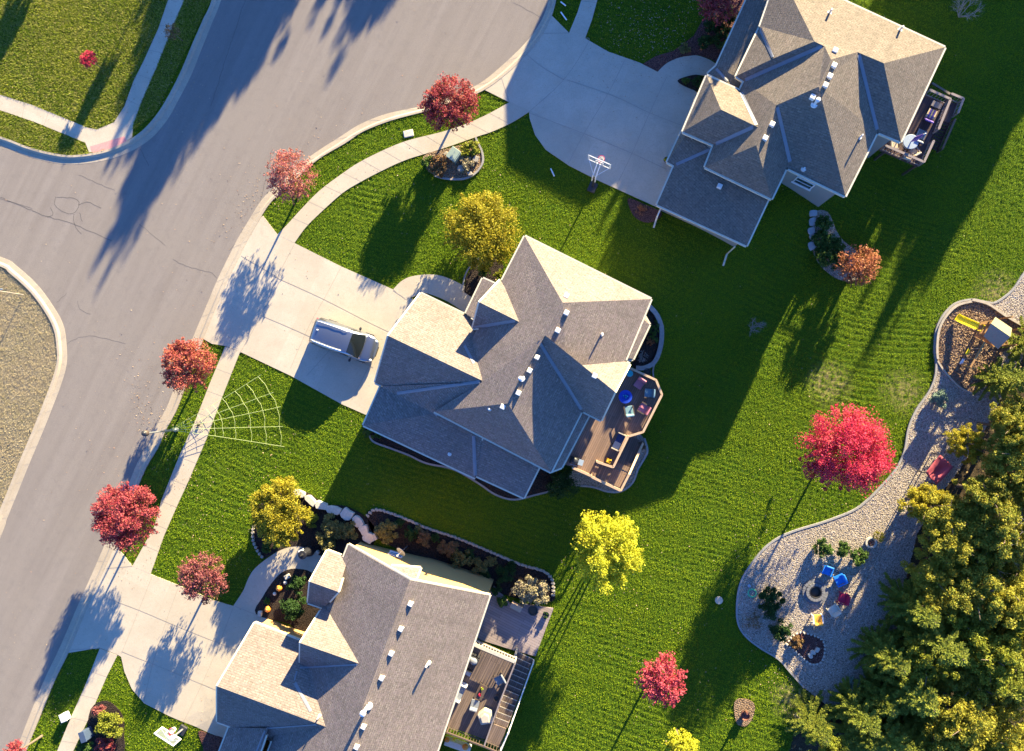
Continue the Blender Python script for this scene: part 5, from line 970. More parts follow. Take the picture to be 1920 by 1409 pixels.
post_stick("white pipe lying on the shaded lawn left of the basketball hoop", 1036, 324, .65, 115); post_stick("white pipe on the grass strip at the top of the pavement", 1057, 31, .75, 125); post_stick("short pale pipe near the top edge beside the kerb", 1056, 8, .5, 140)
fb = thing("fire_bowl", "rusty iron fire bowl on a bare lawn patch", "fire bowl", G(1395, 1338)); m = MB(); m.lathe((0, 0, 0), [(.12, .1), (.33, .35), (.36, .5), (.33, .5), (.28, .34), (.03, .25)], 18); m.build("bowl", M['rust_iron'], fb, world=False); m = MB(); [m.beam((.1 * math.cos(a), .1 * math.sin(a), .2), (.3 * math.cos(a), .3 * math.sin(a), 0), .04, .04) for a in (0, 2.1, 4.2)]; m.build("legs", M['rust_iron'], fb, world=False); m = MB(); m.tube([(0, .2, .3), (0, .42, .7), (.02, .46, 1.15)], [.13, .1, .08], 10); m.build("chimney", M['rust_iron'], fb, world=False)
m = MB(); m.tube([(.3 * math.cos(i * math.pi / 8), .3 * math.sin(i * math.pi / 8), .08) for i in range(17)], .05, 8); o = one("toy_ring", m, M['toy_green'], "green toy ring on the rocks near the dark shrub", "toy"); o.location = G(1410, 1112)
m = MB(); m.ball((0, 0, .12), .13, 12); o = one("ball", m, M['dish_grey'], "pale blue ball near the green toy ring", "ball", smooth=True); o.location = G(1404, 1098)
rg = thing("tree_ring", "round stone planter ring with a dead plant on the river rock", "planter", G(1632, 1017)); m = MB(); m.lathe((0, 0, 0), [(.42, 0), (.42, .22), (.28, .22), (.28, .05), (.02, .05)], 20); m.build("ring", M['lime'], rg, world=False); m = MB(); [m.tube([(0, 0, .1), (.2 * math.cos(a), .2 * math.sin(a), .5)], .012, 4) for a in (0, .9, 1.9, 2.8, 3.9, 5)]; m.build("dead_stems", M['rust_iron'], rg, world=False)
sdn = thing("satellite_dish", "pale satellite dish beside the straw wall of the lower house", "satellite dish", G(764, 1024)); m = MB(); c0 = P(761, 1020, 1.6) - root_loc(sdn)
m.tube([(0, 0, 0), (0, 0, 1.3 - root_loc(sdn).z + 0)], .04, 8); m.build("mast", M['steel'], sdn, world=False); m = MB(); top = Vector((0, 0, 1.5 - root_loc(sdn).z)); ax = Vector((-.5, -.55, .65)).normalized(); u = ax.cross(Vector((0, 0, 1))).normalized(); v_ = ax.cross(u); vs = [top + (u * math.cos(a) + v_ * math.sin(a)) * r_ + ax * (r_ * r_ * .5) for r_ in (.03, .2, .4) for a in [k * math.pi / 9 for k in range(18)]]
m.add(vs, [(i * 18 + k, i * 18 + (k + 1) % 18, i * 18 + 18 + (k + 1) % 18, i * 18 + 18 + k) for i in range(2) for k in range(18)] + [tuple(range(18))]); o = m.build("reflector", M['dish_grey'], sdn, world=False, smooth=True); o.modifiers.new("t", 'SOLIDIFY').thickness = .02
m = MB(); m.beam(top - v_ * .3, top + ax * .45, .03, .03); m.box(top + ax * .47, (.1, .1, .08)); m.build("feed_arm", M['white'], sdn, world=False)
hw = thing("halloween_figure", "black caped witch figure with white and red details at the front walk", "decoration", G(580, 1033)); m = MB(); m.lathe((0, 0, 0), [(.45, .02), (.36, .5), (.22, 1.05), (.16, 1.25), (.05, 1.35)], 12); m.build("cape", M['cloth_black'], hw, world=False); m = MB(); m.ball((0, 0, 1.42), (.13, .13, .16), 10); m.build("head", M['white'], hw, world=False, smooth=True); m = MB(); m.lathe((0, 0, 1.5), [(.34, 0), (.3, .03), (.13, .05), (.02, .45)], 12); m.build("hat", M['cloth_black'], hw, world=False)
m = MB(); m.box((-.25, -.28, .6), (.25, .2, .25), .5); m.build("red_lantern", M['chair_red'], hw, world=False); m = MB(); m.box((-.32, .2, .9), (.35, .12, .3), .4); m.build("white_sleeve", M['white'], hw, world=False)
def pumpkin(label, px, py, r, mat, z=None, group="pumpkins at the lower house", sx=1.0):
    t = thing("pumpkin", label, "pumpkin", pose(px, py, z), 0, group); m = MB(); vs = []; n = 20
    for i in range(1, 8):
        a = math.pi * i / 8
        for k in range(n): b = 2 * math.pi * k / n; q = r * math.sin(a) * (1 + .07 * math.cos(b * 8)); vs.append((q * math.cos(b) * sx, q * math.sin(b), r * .8 - r * .8 * math.cos(a)))
    m.add(vs, [(i * n + k, i * n + (k + 1) % n, (i + 1) * n + (k + 1) % n, (i + 1) * n + k) for i in range(6) for k in range(n)] + [tuple(range(n)), tuple(range(6 * n, 7 * n))]); m.build("shell", mat, t, world=False, smooth=True); m = MB(); m.tube([(0, 0, r * 1.5), (.03, .02, r * 1.95)], [.04, .025], 6); m.build("stem", M['timber'], t, world=False)
pumpkin("orange pumpkin nearer the porch in the hollow bed", 525, 1102, .24, M['pumpkin']); pumpkin("orange pumpkin nearest the driveway in the hollow bed", 504, 1141, .25, M['pumpkin']); pumpkin("white pumpkin beside the pale stone block", 536, 1092, .15, M['pumpkin_white']); pumpkin("white pumpkin between the two orange ones", 516, 1113, .14, M['pumpkin_white'])
lw = MB(); lw.box((0, 0, .35), (2.1, .5, .7)); o = one("stone_ledge", lw, M['pumpkin_white'], "white ledge with pumpkins at the bottom edge", "ledge"); o.location = G(860, 1393); o.rotation_euler = (0, 0, HAX + .15); bevel(o, .06)
gl_ = G(860, 1393).z + .7
for i, (px, py, r_) in enumerate(((839, 1386, .2), (852, 1378, .16), (852, 1386, .14), (873, 1399, .24))): pumpkin(("orange pumpkin at the left end of the white ledge", "yellow pumpkin above the white ledge", "smaller yellow pumpkin on the white ledge", "orange pumpkin at the right end of the white ledge")[i], px, py, r_, M['pumpkin'] if i in (0, 3) else M['flower_yellow'], gl_)
nb = thing("mail_box", "dark blue box half hidden by a yellow green shrub", "box", G(170, 1372), .35); m = MB(); m.box((0, 0, .5), (.45, .8, 1.0)); bevel(m.build("body", M['navy_box'], nb, world=False), .05); m = MB(); m.box((0, 0, 1.02), (.5, .85, .06)); bevel(m.build("lid", M['navy_box'], nb, world=False), .03)
m = MB(); m.box((0, 0, .2), (.7, .5, .4)); o = one("air_conditioner", m, M['slab'], "grey equipment box on a slab below the straw wall", "equipment box"); o.location = G(700, 1008); o.rotation_euler = (0, 0, .5); bevel(o, .04)
pot("yellow mum plant at the garage corner of the upper right house", G(1249, 302), .2, .3, M['rust_iron'], leafmat("yellow_mum", [(.6, .5, .03), (.7, .6, .05), (.45, .4, .04)], .2), 31)
for i, (px, py, s_) in enumerate(((540, 1081, .42), (489, 1150, .4), (597, 1035, .3))): 
    m = MB(); m.box((0, 0, .12), (s_, s_ * .8, .3)); o = one("stone_block", m, M['lime'], ("pale stone block at the head of the hollow bed", "pale stone block at the foot of the hollow bed", "small pale stone beside the porch roof")[i], "stone"); o.location = G(px, py); o.rotation_euler = (0, 0, .5 + i); bevel(o, .05)
# stepping stones, limestone blocks, edging stones
def rock(name, mat, seed, dims, label, cat, group, loc, rz):
    r = random.Random(seed); n = 9; pl = []
    for k in range(n): a = 2 * math.pi * k / n; q = r.uniform(.8, 1.08); pl.append((dims[0] / 2 * q * max(-1, min(1, 1.25 * math.cos(a))), dims[1] / 2 * q * max(-1, min(1, 1.25 * math.sin(a)))))
    m = MB(); m.prism(pl, -.2, dims[2]); o = one(name, m, mat, label, cat, group); o.location = loc; o.rotation_euler = (0, 0, rz); bevel(o, .035); return o
for i, (px, py, dx, dy) in enumerate(((1524, 400, .6, .5), (1523, 416, .55, .6), (1521, 433, .5, .6), (1523, 445, .45, .55), (1521, 461, .55, .65))):
    rock("stepping_stone", M['slab'], i, (dx, dy, .1), ("stepping stone touching the wall corner", "second stepping stone from the wall corner", "middle stepping stone with a slanted edge", "square stepping stone above the last one", "last stepping stone beside the green shrubs")[i], "stepping stone", "stepping stones by the upper right house", G(px, py), .1 * i)
for i, (px, py, dx, dy, a) in enumerate(((562, 925, 1.0, .5, -15), (585, 938, 1.1, .5, -45), (604, 947, 1.0, .6, -10), (627, 956, 1.15, .65, -18), (652, 964, 1.0, .85, -25), (672, 977, .9, .7, -55), (684, 992, .8, .7, -65), (692, 1007, .8, .8, -30))):
    rock("limestone_block", M['lime'], 20 + i, (dx, dy, .42), ("limestone block at the upper end of the curve", "limestone block second along the sunlit curve", "broad limestone block half in shadow", "shaded limestone block right after the sunlit ones", "largest shaded limestone block", "limestone block above the lowest pair", "lower limestone block second from the wall", "limestone block touching the straw wall")[i], "stone block", "limestone blocks curving round the bed", G(px, py), math.radians(a))
path = resample(cat_rom([(690, 967), (700, 957), (715, 957), (740, 965), (770, 977), (800, 990), (860, 1010), (920, 1035), (975, 1058), (1010, 1068), (1028, 1077), (1037, 1093), (1037, 1115)]), 58)
for i, p in enumerate(path): rock("edging_stone", M['edgestone'], 50 + i % 9, (.32, .21, .16), "small pale stone in the edging row above the straw wall", "edging stone", "pale edging stones of the long dark bed", G(*p), math.radians(-22 + 20 * ((i * 7) % 5 - 2) / 2))
path = resample(cat_rom([(476, 985), (475, 1010), (482, 1030), (492, 1044)]), 10)
for i, p in enumerate(path): rock("edging_stone", M['edgestone'], 70 + i, (.26, .24, .16), "small pale stone edging the bed under the oval gold tree", "edging stone", "pale edging stones under the gold tree", G(*p), i)
path = resample(cat_rom([(1474, 1207), (1490, 1190), (1510, 1187), (1543, 1202), (1542, 1238), (1520, 1245), (1495, 1224), (1476, 1209)]), 30)
for i, p in enumerate(path): rock("edging_stone", M['lime'], 80 + i % 7, (.19, .14, .14), "small white stone ringing the dark bed in the rock area", "edging stone", "white stones round the small bed", G(*p), i * .9)
for i, p in enumerate(((1523, 1222), (1531, 1217), (1518, 1228))): rock("garden_stone", M['lime'], 90 + i, (.4, .3, .3), ("pale garden stone at the left in the small ringed bed", "whitest garden stone in the small ringed bed", "lowest garden stone in the small ringed bed")[i], "stone", "stones inside the small bed", G(*p), i)

for i, (px, py, s_, lb) in enumerate(((866, 318, .5, "rounded boulder at the lower edge of the island bed"), (893, 300, .42, "pinkish boulder at the right of the island bed"), (838, 292, .36, "small boulder left of the utility cabinet"), (882, 328, .34, "small boulder at the curved edging of the island bed"))):
    rock("boulder", M['edgestone'], 120 + i, (s_ * 1.2, s_, .32), lb, "boulder", "boulders of the island bed", G(px, py), i * 1.1)
# ------------------------------------------------------------------ trees and shrubs
PX = 25.05
def gat(px, py, h):
    """world xy under an image point that is h above the ground there"""
    z = 0.0
    for _ in range(6): p = P(px, py, z + h); z = terr(p.x, p.y)
    return Vector((p.x, p.y, z))
def tree(name, label, px, py, hc, rpx, leaf, seed, rz=.68, sx=1.0, sy=1.0, size=.125, dens=4.6, bark='trunk', group=None, stems=1, hole=.3, cl=.24, jag=.3, spikes=40, tr=.10, lean=(0, 0), cat="tree"):
    b = gat(px, py, hc); R = rpx / PX * (ALT - hc - b.z) / ALT; t = thing(name, label, cat, b, 0, group); r = random.Random(seed)
    RX, RY, RZ = R * sx, R * sy, R * rz
    sp = blob_spots(RX * .93, RY * .93, RZ, int(50 + 45 * R), seed, hole, hc, cl * .95, jag * .6); rr = np.random.default_rng(seed + 1)
    for _ in range(spikes):
        d = rr.normal(size=3); d[2] = abs(d[2]) * .8 - .25; d /= np.linalg.norm(d); q = .84 + .18 * rr.random()
        for f in (.8, .92, 1.04): sp.append(((d[0] * RX * q * f, d[1] * RY * q * f, hc + d[2] * RZ * q * f), .085 * R * (1.5 - f) + .04, .28))
    n = int(1.35 * dens * math.pi * RX * RY / (size * size * .33))
    mesh_obj("crown", leaf_mesh("crown", min(n, 30000), sp, size, seed, L[leaf]), t)
    m = MB(); k0 = hc - RZ * .55
    for s in range(stems):
        a = 6.28 * s / max(1, stems); off = Vector((.25 * math.cos(a), .25 * math.sin(a), 0)) if stems > 1 else Vector((0, 0, 0)); top = Vector((off.x * 3 + lean[0], off.y * 3 + lean[1], hc + RZ * .5))
        m.tube([off - Vector((0, 0, .2)), off + Vector((0, 0, .15)), off.lerp(top, .4), off.lerp(top, .75), top], [tr * 1.5, tr, tr * .85, tr * .5, tr * .15], 8)
        for k in range(9):
            z = k0 + (hc + RZ * .3 - k0) * k / 9; f = z / top.z; p = off.lerp(top, f); c = sp[r.randrange(int(50 + 45 * R))][0]; e = Vector((c[0] * .8, c[1] * .8, max(c[2], z + .2)))
            m.tube([p, p.lerp(e, .5) + Vector((0, 0, -.05)), e], [tr * .4, tr * .25, .012], 5)
    m.build("trunk", M[bark], t, world=False); return t
G_M = "red maples along the road"
tree("maple_tree", "crimson maple over the curved pavement and its rock bed", 845, 196, 2.5, 56, 'crimson', 1, group=G_M, sy=.9, jag=.35)
tree("maple_tree", "thin pink and orange maple on the kerb above the driveway", 547, 331, 2.5, 50, 'pinkorange', 2, dens=2.0, group=G_M, hole=.5, jag=.3, sy=1.05, size=.12)
tree("maple_tree", "round orange red maple just above the street lamp", 351, 686, 2.6, 54, 'redorange', 3, group=G_M, jag=.2)
tree("maple_tree", "large red maple leaning over the kerb below the street lamp", 236, 967, 2.9, 68, 'rose', 4, group=G_M, jag=.35, sy=.95)
tree("maple_tree", "dusky pink maple on the lawn of the lower left house", 381, 1083, 2.3, 50, 'dusky', 5, jag=.15, size=.13, dens=3.2)
tree("maple_tree", "bright scarlet maple alone on the back lawn", 1587, 843, 3.9, 80, 'scarlet', 6, rz=.85, jag=.15, size=.125, dens=5.5)
tree("maple_tree", "small coral red tree on the lower back lawn", 1241, 1274, 3.4, 45, 'coral', 7, size=.15, dens=3.0, sy=1.15)
tree("maple_tree", "tip of a red tree in the lower left corner", 30, 1412, 2.8, 24, 'rose', 8)
tree("oak_tree", "round gold tree in front of the middle house", 904, 432, 1.8, 74, 'gold', 9, rz=.5, jag=.14, dens=6.5)
tree("oak_tree", "oval gold tree in the limestone bed", 526, 958, 1.7, 62, 'gold', 10, rz=.6, sx=.92, sy=1.1, jag=.15, dens=6.5, stems=3)
tree("birch_tree", "bright lemon yellow birch with three stems on the back lawn", 1140, 1032, 4.0, 70, 'yellow', 11, sx=.92, sy=1.05, jag=.4, stems=3, bark='birchbark', size=.13, dens=6.5, tr=.07)
tree("oak_tree", "small yellow tree cut off by the bottom edge", 1276, 1399, 2.5, 30, 'yellow', 12)
tree("plum_tree", "copper red shrub tree at the end of the stone bed", 1609, 498, 1.6, 38, 'copper', 13, dens=3, size=.13, jag=.4, tr=.05, cat="shrub")
tree("maple_tree", "red tree at the entry of the upper right house", 1347, 8, 2.6, 38, 'crimson', 14, dens=3, size=.14, jag=.3)
tree("sapling", "tiny scarlet sapling on the shaggy corner lawn", 166, 112, 1.6, 17, 'scarlet', 15, size=.10, dens=3.2, jag=.5, tr=.03)
tree("sapling", "thin brownish sapling on the shaded verge near the top", 323, 60, 1.6, 17, 'rust', 16, size=.09, dens=1.2, tr=.03)
# bare twiggy shrubs
def bare(label, px, py, hh, R, seed, name="bare_shrub"):
    b = gat(px, py, hh * .5); r = random.Random(seed); m = MB()
    def grow(p, d, l, rad, lv):
        e = p + d * l; m.tube([p, p.lerp(e, .5) + Vector((r.uniform(-.03, .03), r.uniform(-.03, .03), 0)), e], [rad, rad * .8, rad * .55], 4)
        if lv:
            for _ in range(3): grow(p.lerp(e, r.uniform(.5, 1)), (d + Vector((r.uniform(-.9, .9), r.uniform(-.9, .9), r.uniform(-.2, .5)))).normalized(), l * .62, rad * .6, lv - 1)
    for k in range(7): a = k * .9 + r.random(); grow(Vector((0, 0, 0)), Vector((math.cos(a) * R / hh, math.sin(a) * R / hh, .9)).normalized(), hh * .48, .03, 3)
    o = one(name, m, M['twig'], label, "shrub"); o.location = b
bare("leafless grey shrub alone on the shaded back lawn", 1415, 613, 1.3, .8, 1); bare("leafless grey tree near the top right edge", 1812, 18, 2.4, 1.1, 2, "bare_tree"); bare("dry twiggy shrub in the dark bed inside the block ring", 1203, 668, .8, .5, 3)
def shrub(label, px, py, rpx, leaf, seed, h=None, sx=1.0, sy=1.0, size=.11, dens=6.5, group=None, jag=.2, name="shrub", spiky=False):
    R = rpx / PX; h = h or R * .9; b = gat(px, py, h * .6); n = int(dens * math.pi * R * R * sx * sy / (size * size * .33)); sp = blob_spots(R * sx * .9, R * sy * .9, h * .55, int(14 + 20 * R), seed, .25, h * .5, .28, jag)
    sp = [((c[0], c[1], max(.05, c[2])), q, w_) for c, q, w_ in sp]; me = leaf_mesh(name, min(max(n, 120), 9000), sp, size, seed, L[leaf], .6 if not spiky else .25); o = mesh_obj(name, me, None, b); return tag(o, label, "shrub", group)
G_S = "green shrubs round the fire pit"
shrub("green shrub left of the row above the fire pit", 1546, 1028, 20, 'green', 1, 1.0, group=G_S); shrub("green shrub in the middle of the row above the fire pit", 1583, 1030, 18, 'green', 2, .9, group=G_S); shrub("green shrub at the right end of the row above the fire pit", 1610, 1044, 19, 'green', 3, .9, group=G_S)
shrub("large dark round shrub beside the green toy ring", 1446, 1131, 25, 'dkgreen', 4, 1.1, sy=1.25, group=G_S); shrub("dark green shrub beside the small ringed bed", 1465, 1183, 22, 'dkgreen', 5, 1.0, group=G_S)
shrub("dry brown grass clump at the left of the rock area", 1411, 1165, 20, 'rust', 6, .7, size=.16, dens=1.6, spiky=True); shrub("pale blue green shrub on the rock path below the playset", 1764, 748, 18, 'bluegreen', 7, .8, size=.09)
shrub("rusty shrub inside the small ringed bed", 1494, 1206, 14, 'rust', 8, .5, size=.08); shrub("dry stems beside the round stone planter", 1648, 1006, 12, 'amber', 9, .5, size=.09, dens=2)
shrub("brown grass clump on the left of the island rock bed", 823, 309, 22, 'rust', 10, .9, size=.13); shrub("yellow green grass clump at the top of the island rock bed", 881, 279, 19, 'ygreen', 11, .6, size=.12); shrub("tan grass clump in the middle of the island rock bed", 874, 308, 17, 'pale', 12, .55, size=.12); shrub("blue green grass tuft at the pavement edge of the island bed", 803, 303, 14, 'green', 13, .5, size=.13)
shrub("yellow green shrub under the gold tree beside the porch roof", 935, 516, 10, 'ygreen', 14, .6, size=.09); shrub("dark shrub under the gold tree by the eave", 908, 508, 15, 'green', 15, .7)
shrub("big dark shrub below the deck of the middle house", 1055, 906, 36, 'dkgreen', 16, 1.5, size=.16, dens=3.5); shrub("green shrub behind the ring of grey blocks", 1226, 622, 14, 'green', 17, .5, sy=1.5, size=.14, spiky=True); shrub("reddish low plant in the block ring", 1219, 640, 9, 'copper', 18, .3, size=.1)
shrub("low green plant at the lower wall of the middle house", 700, 812, 13, 'green', 19, .5, sx=1.6); shrub("small red leaved plant by the deck stairs", 1203, 836, 9, 'rust', 20, .4)
for i, (px, py, r_) in enumerate(((1322, 80, 15), (1336, 46, 17), (1358, 68, 24), (1365, 30, 22))): shrub("dark clipped shrub " + ("nearest the upper front walk", "left of the tall entry shrub", "largest against the upper right porch roof", "highest along the upper right porch roof")[i], px, py, r_, 'dkgreen', 22 + i, 1.0, group="entry shrubs of the upper right house")
shrub("olive shrub beside the upper front walk", 1284, 92, 12, 'olive', 27, .5); shrub("green shrub left on the entry island", 1286, 152, 8, 'green', 28, .5); shrub("dark shrub right on the entry island", 1309, 153, 11, 'dkgreen', 29, .6)
for i, (px, py, r_, lf) in enumerate(((1544, 420, 17, 'green'), (1542, 448, 20, 'green'), (1562, 462, 22, 'ygreen'), (1545, 482, 22, 'green'), (1575, 487, 19, 'dkgreen'))): shrub(("green shrub at the top of the stone bed", "green shrub beside the square stepping stone", "brightest broad leaved shrub in the stone bed", "green shrub at the lower left of the stone bed", "dark shrub next to the copper shrub tree")[i], px, py, r_, lf if lf != 'ygreen' else 'green', 30 + i, .8, group="shrubs of the stone bed", size=.16)
shrub("dark rounded evergreen at the top of the hollow bed", 556, 1095, 21, 'dkgreen', 40, 1.2); shrub("tall dark evergreen against the porch wall in the hollow bed", 549, 1141, 27, 'dkgreen', 41, 1.5); shrub("small bright plant between the orange pumpkins", 501, 1127, 8, 'green', 42, .3)
shrub("large brown headed hydrangea in the limestone bed", 621, 988, 25, 'olive', 43, 1.1, size=.14); shrub("brown hydrangea nearest the witch figure", 613, 1013, 21, 'olive', 44, 1.0, size=.14); shrub("brown hydrangea against the shaded limestone blocks", 653, 998, 20, 'olive', 45, 1.0, size=.14)
shrub("yellow green plant at the right of the oval gold tree", 583, 975, 15, 'ygreen', 46, .6); shrub("low green plant on the left below the oval gold tree", 499, 1028, 11, 'green', 47, .4); shrub("low green plant below the oval gold tree", 518, 1020, 10, 'ygreen', 48, .4)
for i, (px, py, r_, lf) in enumerate(((725, 996, 21, 'olive'), (771, 1000, 12, 'dkgreen'), (797, 1012, 16, 'rust'), (837, 1029, 17, 'rust'), (863, 1048, 18, 'olive'), (901, 1060, 17, 'olive'))): shrub(("wide olive shrub nearest the limestone blocks", "small dark shrub just right of the satellite dish", "brown shrub third along the straw wall", "brown shrub in the middle of the straw wall", "olive shrub fifth along the straw wall", "olive shrub last along the straw wall")[i], px, py, r_ * 1.2, lf, 50 + i, .9, dens=5.5, group="shrubs along the straw wall")
for i, (px, py, r_, lf) in enumerate(((748, 982, 11, 'dkgreen'), (783, 992, 10, 'olive'), (818, 1008, 12, 'dkgreen'), (851, 1022, 11, 'rust'), (880, 1040, 12, 'dkgreen'), (921, 1052, 12, 'olive'), (910, 1078, 12, 'dkgreen'), (960, 1062, 12, 'dkgreen'))): shrub(("low dark mound nearest the satellite dish", "low olive mound behind the edging row", "low dark mound between brown shrubs", "low rusty mound near the middle of the long bed", "low dark mound past the middle of the long bed", "low olive mound near the far end of the long bed", "low dark mound against the far end of the straw wall", "low dark mound beside the pale dried shrub")[i], px, py, r_, lf, 80 + i, .4, group="low plants of the long bed")
shrub("large pale dried shrub above the paver patio", 998, 1106, 39, 'pale', 57, 1.3, sx=1.05, sy=.78, size=.13); shrub("dark feathery shrub left of the pale dried one", 945, 1078, 22, 'dkgreen', 58, .8, size=.14, spiky=True); shrub("dark shrub at the wall corner of the patio", 930, 1108, 13, 'dkgreen', 59, .7); shrub("green plant beside the patio bench", 942, 1130, 13, 'green', 60, .5)
shrub("pink red shrub by the lower left pavement", 187, 1336, 17, 'dusky', 61, .7); shrub("round yellow green shrub behind the blue box", 204, 1359, 29, 'ygreen', 62, 1.2); shrub("green shrub at the bottom beside the lower left pavement", 158, 1402, 20, 'green', 63, .8); shrub("dark red barberry at the bottom of the mixed shrubs", 197, 1398, 20, 'crimson', 64, .7, sx=1.3)
shrub("red brown plants in the corner mulch bed", 1203, 392, 12, 'copper', 65, .25, size=.07, dens=1.3)
# woodland at the right
def spruce_mesh(name, H, R, seed, mat):
    r = np.random.default_rng(seed); Q = []
    for lv in np.arange(.06, .985, .05):
        rad = R * (1 - lv) ** .8 + .10; k = 8 if lv < .55 else 6; a0 = r.random() * 6.28
        for j in range(k):
            a = a0 + 6.28 * j / k + r.normal() * .22; L_ = rad * (.7 + .55 * r.random()); dz = -.20 - .12 * r.random(); ns = max(4, int(L_ / .06))
            for s in range(ns):
                f = (s + .5) / ns; bx = f * L_; spread = .26 * (1 - f * .7) * min(1, L_); z = lv * H + dz * bx + .22 * f * f * L_
                for sd in (-1, 0, 1):
                    for rep in range(2):
                        ll = .12 + .20 * r.random() * (1.0 - .3 * f); da = a + sd * (.85 + .3 * r.normal()) + .2 * r.normal(); p = np.array([bx * math.cos(a), bx * math.sin(a), z + .03 * r.normal()]) + np.array([-math.sin(a), math.cos(a), 0]) * sd * spread * .3 * r.random()
                        d = np.array([math.cos(da), math.sin(da), .12 * r.normal() + .05]); n_ = np.array([-math.sin(da), math.cos(da), .4 * r.normal()]); w_ = .034 + .024 * r.random(); Q.append([p, p + d * ll * .5 + n_ * w_, p + d * ll, p + d * ll * .5 - n_ * w_])
    return quads_mesh(name, np.array(Q), mat)
SPR = [(spruce_mesh("crown", 8.0, 2.5, 100 + k, L['spruce']), 8.0, 2.5) for k in range(3)]
def dec_mesh(seed, R, H, mat, n=19000, size=.15): return leaf_mesh("crown", n, blob_spots(R * .9, R * .9, R * .9, 130, seed, .3, H - R, .17, .4), size, seed, L[mat])
DEC = [(dec_mesh(200, 2.3, 7.0, 'amber'), 7.0, 2.3), (dec_mesh(201, 2.3, 7.0, 'forest'), 7.0, 2.3), (dec_mesh(202, 2.3, 7.0, 'ygreen'), 7.0, 2.3), (dec_mesh(203, 2.2, 6.5, 'gold', 14000), 6.5, 2.2)]
tm = MB(); tm.tube([(0, 0, -.3), (0, 0, 2.5), (.1, .05, 5), (.1, .1, 6.4)], [.2, .14, .08, .03], 8)
for k in range(8): a = k * 2.4; tm.tube([(0, 0, 2 + k * .4), (.8 * math.cos(a), .8 * math.sin(a), 3 + k * .45), (1.5 * math.cos(a), 1.5 * math.sin(a), 3.8 + k * .4)], [.07, .04, .015], 5)
TRK = tm.build("trunk", M['trunk'], None); TRK_ME = TRK.data; bpy.data.objects.remove(TRK)
sm = MB(); sm.tube([(0, 0, -.3), (0, 0, 4), (0, 0, 7.9)], [.16, .1, .02], 8); TR2 = sm.build("trunk", M['trunk'], None); SPT_ME = TR2.data; bpy.data.objects.remove(TR2)
WOOD = [('D', 3, 1806, 832, 36, 4, "bright gold tree at the end of the rock path above the red tarp"), ('D', 1, 1888, 800, 42, 6.5, "mixed green tree at the wood edge below the playset"), ('S', 0, 1908, 712, 40, 6, "dark conifer at the right edge below the playset"), ('D', 0, 1893, 850, 58, 6, "amber tree behind the bright gold one at the right edge"), ('D', 1, 1845, 925, 48, 6.2, "amber tree right of the red tarp"), ('D', 3, 1731, 945, 40, 4.8, "gold tree at the rock path just left below the red tarp"), ('D', 0, 1775, 1015, 52, 5.5, "amber tree in the second row behind the fire pit"), ('D', 1, 1880, 1000, 58, 6.5, "dark green tree at the right edge level with the fire pit"), ('D', 0, 1738, 1075, 44, 4.8, "amber tree nearest the fire pit"),
        ('D', 1, 1822, 1110, 60, 6.2, "mixed green tree deep in the wood"), ('D', 0, 1903, 1130, 58, 6.5, "amber tree at the right edge below the fire pit"), ('S', 1, 1728, 1150, 50, 6.3, "spruce with lit branch tips nearest the rock area"), ('S', 2, 1772, 1212, 64, 7.6, "tall spruce in the middle of the wood"), ('S', 0, 1675, 1240, 50, 5.8, "spruce at the lower corner of the rock area"), ('D', 2, 1852, 1228, 58, 6.5, "yellow green tree at the right of the tall spruce"), ('S', 1, 1912, 1290, 58, 7.2, "spruce at the right edge near the bottom"), ('S', 2, 1722, 1305, 62, 7.2, "dense spruce above the bottom edge"), ('S', 0, 1622, 1350, 46, 6.5, "spruce nearest the lower lawn"), ('D', 0, 1800, 1345, 60, 6.5, "amber tree near the bottom right corner"), ('D', 0, 1890, 1390, 58, 6.5, "gold tree in the bottom right corner"),
        ('S', 1, 1537, 1372, 44, 4.6, "small yellow lit conifer at the tip of the wood"), ('S', 2, 1675, 1395, 54, 6.5, "spruce cut by the bottom edge"), ('D', 2, 1560, 1415, 40, 5, "yellow green bush tree at the bottom edge"), ('D', 1, 1765, 1405, 52, 6, "dark tree between two ambers at the bottom"), ('D', 1, 1950, 900, 60, 6, "green tree beyond the right edge above the middle"), ('S', 0, 1985, 1200, 60, 6.5, "conifer beyond the right edge lower down"), ('D', 0, 1990, 760, 55, 5.5, "amber tree beyond the right edge below the playset"), ('S', 1, 1970, 640, 45, 6.5, "conifer beyond the right edge beside the playset")]
rw_ = random.Random(11)
for k_, (px, py) in enumerate(((1765, 965), (1815, 975), (1850, 1045), (1790, 1065), (1840, 1000), (1905, 1060), (1750, 1130), (1800, 1165), (1865, 1165), (1730, 1240), (1820, 1280), (1775, 1275), (1865, 1310), (1660, 1320), (1750, 1355), (1850, 1385), (1630, 1390), (1715, 1400), (1900, 930), (1905, 780), (1900, 1220))):
    kd = 'S' if (py > 1130 and px < 1790 and k_ % 3) else 'D'; vv = rw_.choice((0, 1, 2)) if kd == 'S' else rw_.choice((1, 2, 1, 0))
    WOOD.append((kd, vv, px, py, rw_.uniform(42, 54), rw_.uniform(3.8, 5.4), ("conifer" if kd == 'S' else "leafy tree") + " filling the wood, one of many alike"))
protos = {}
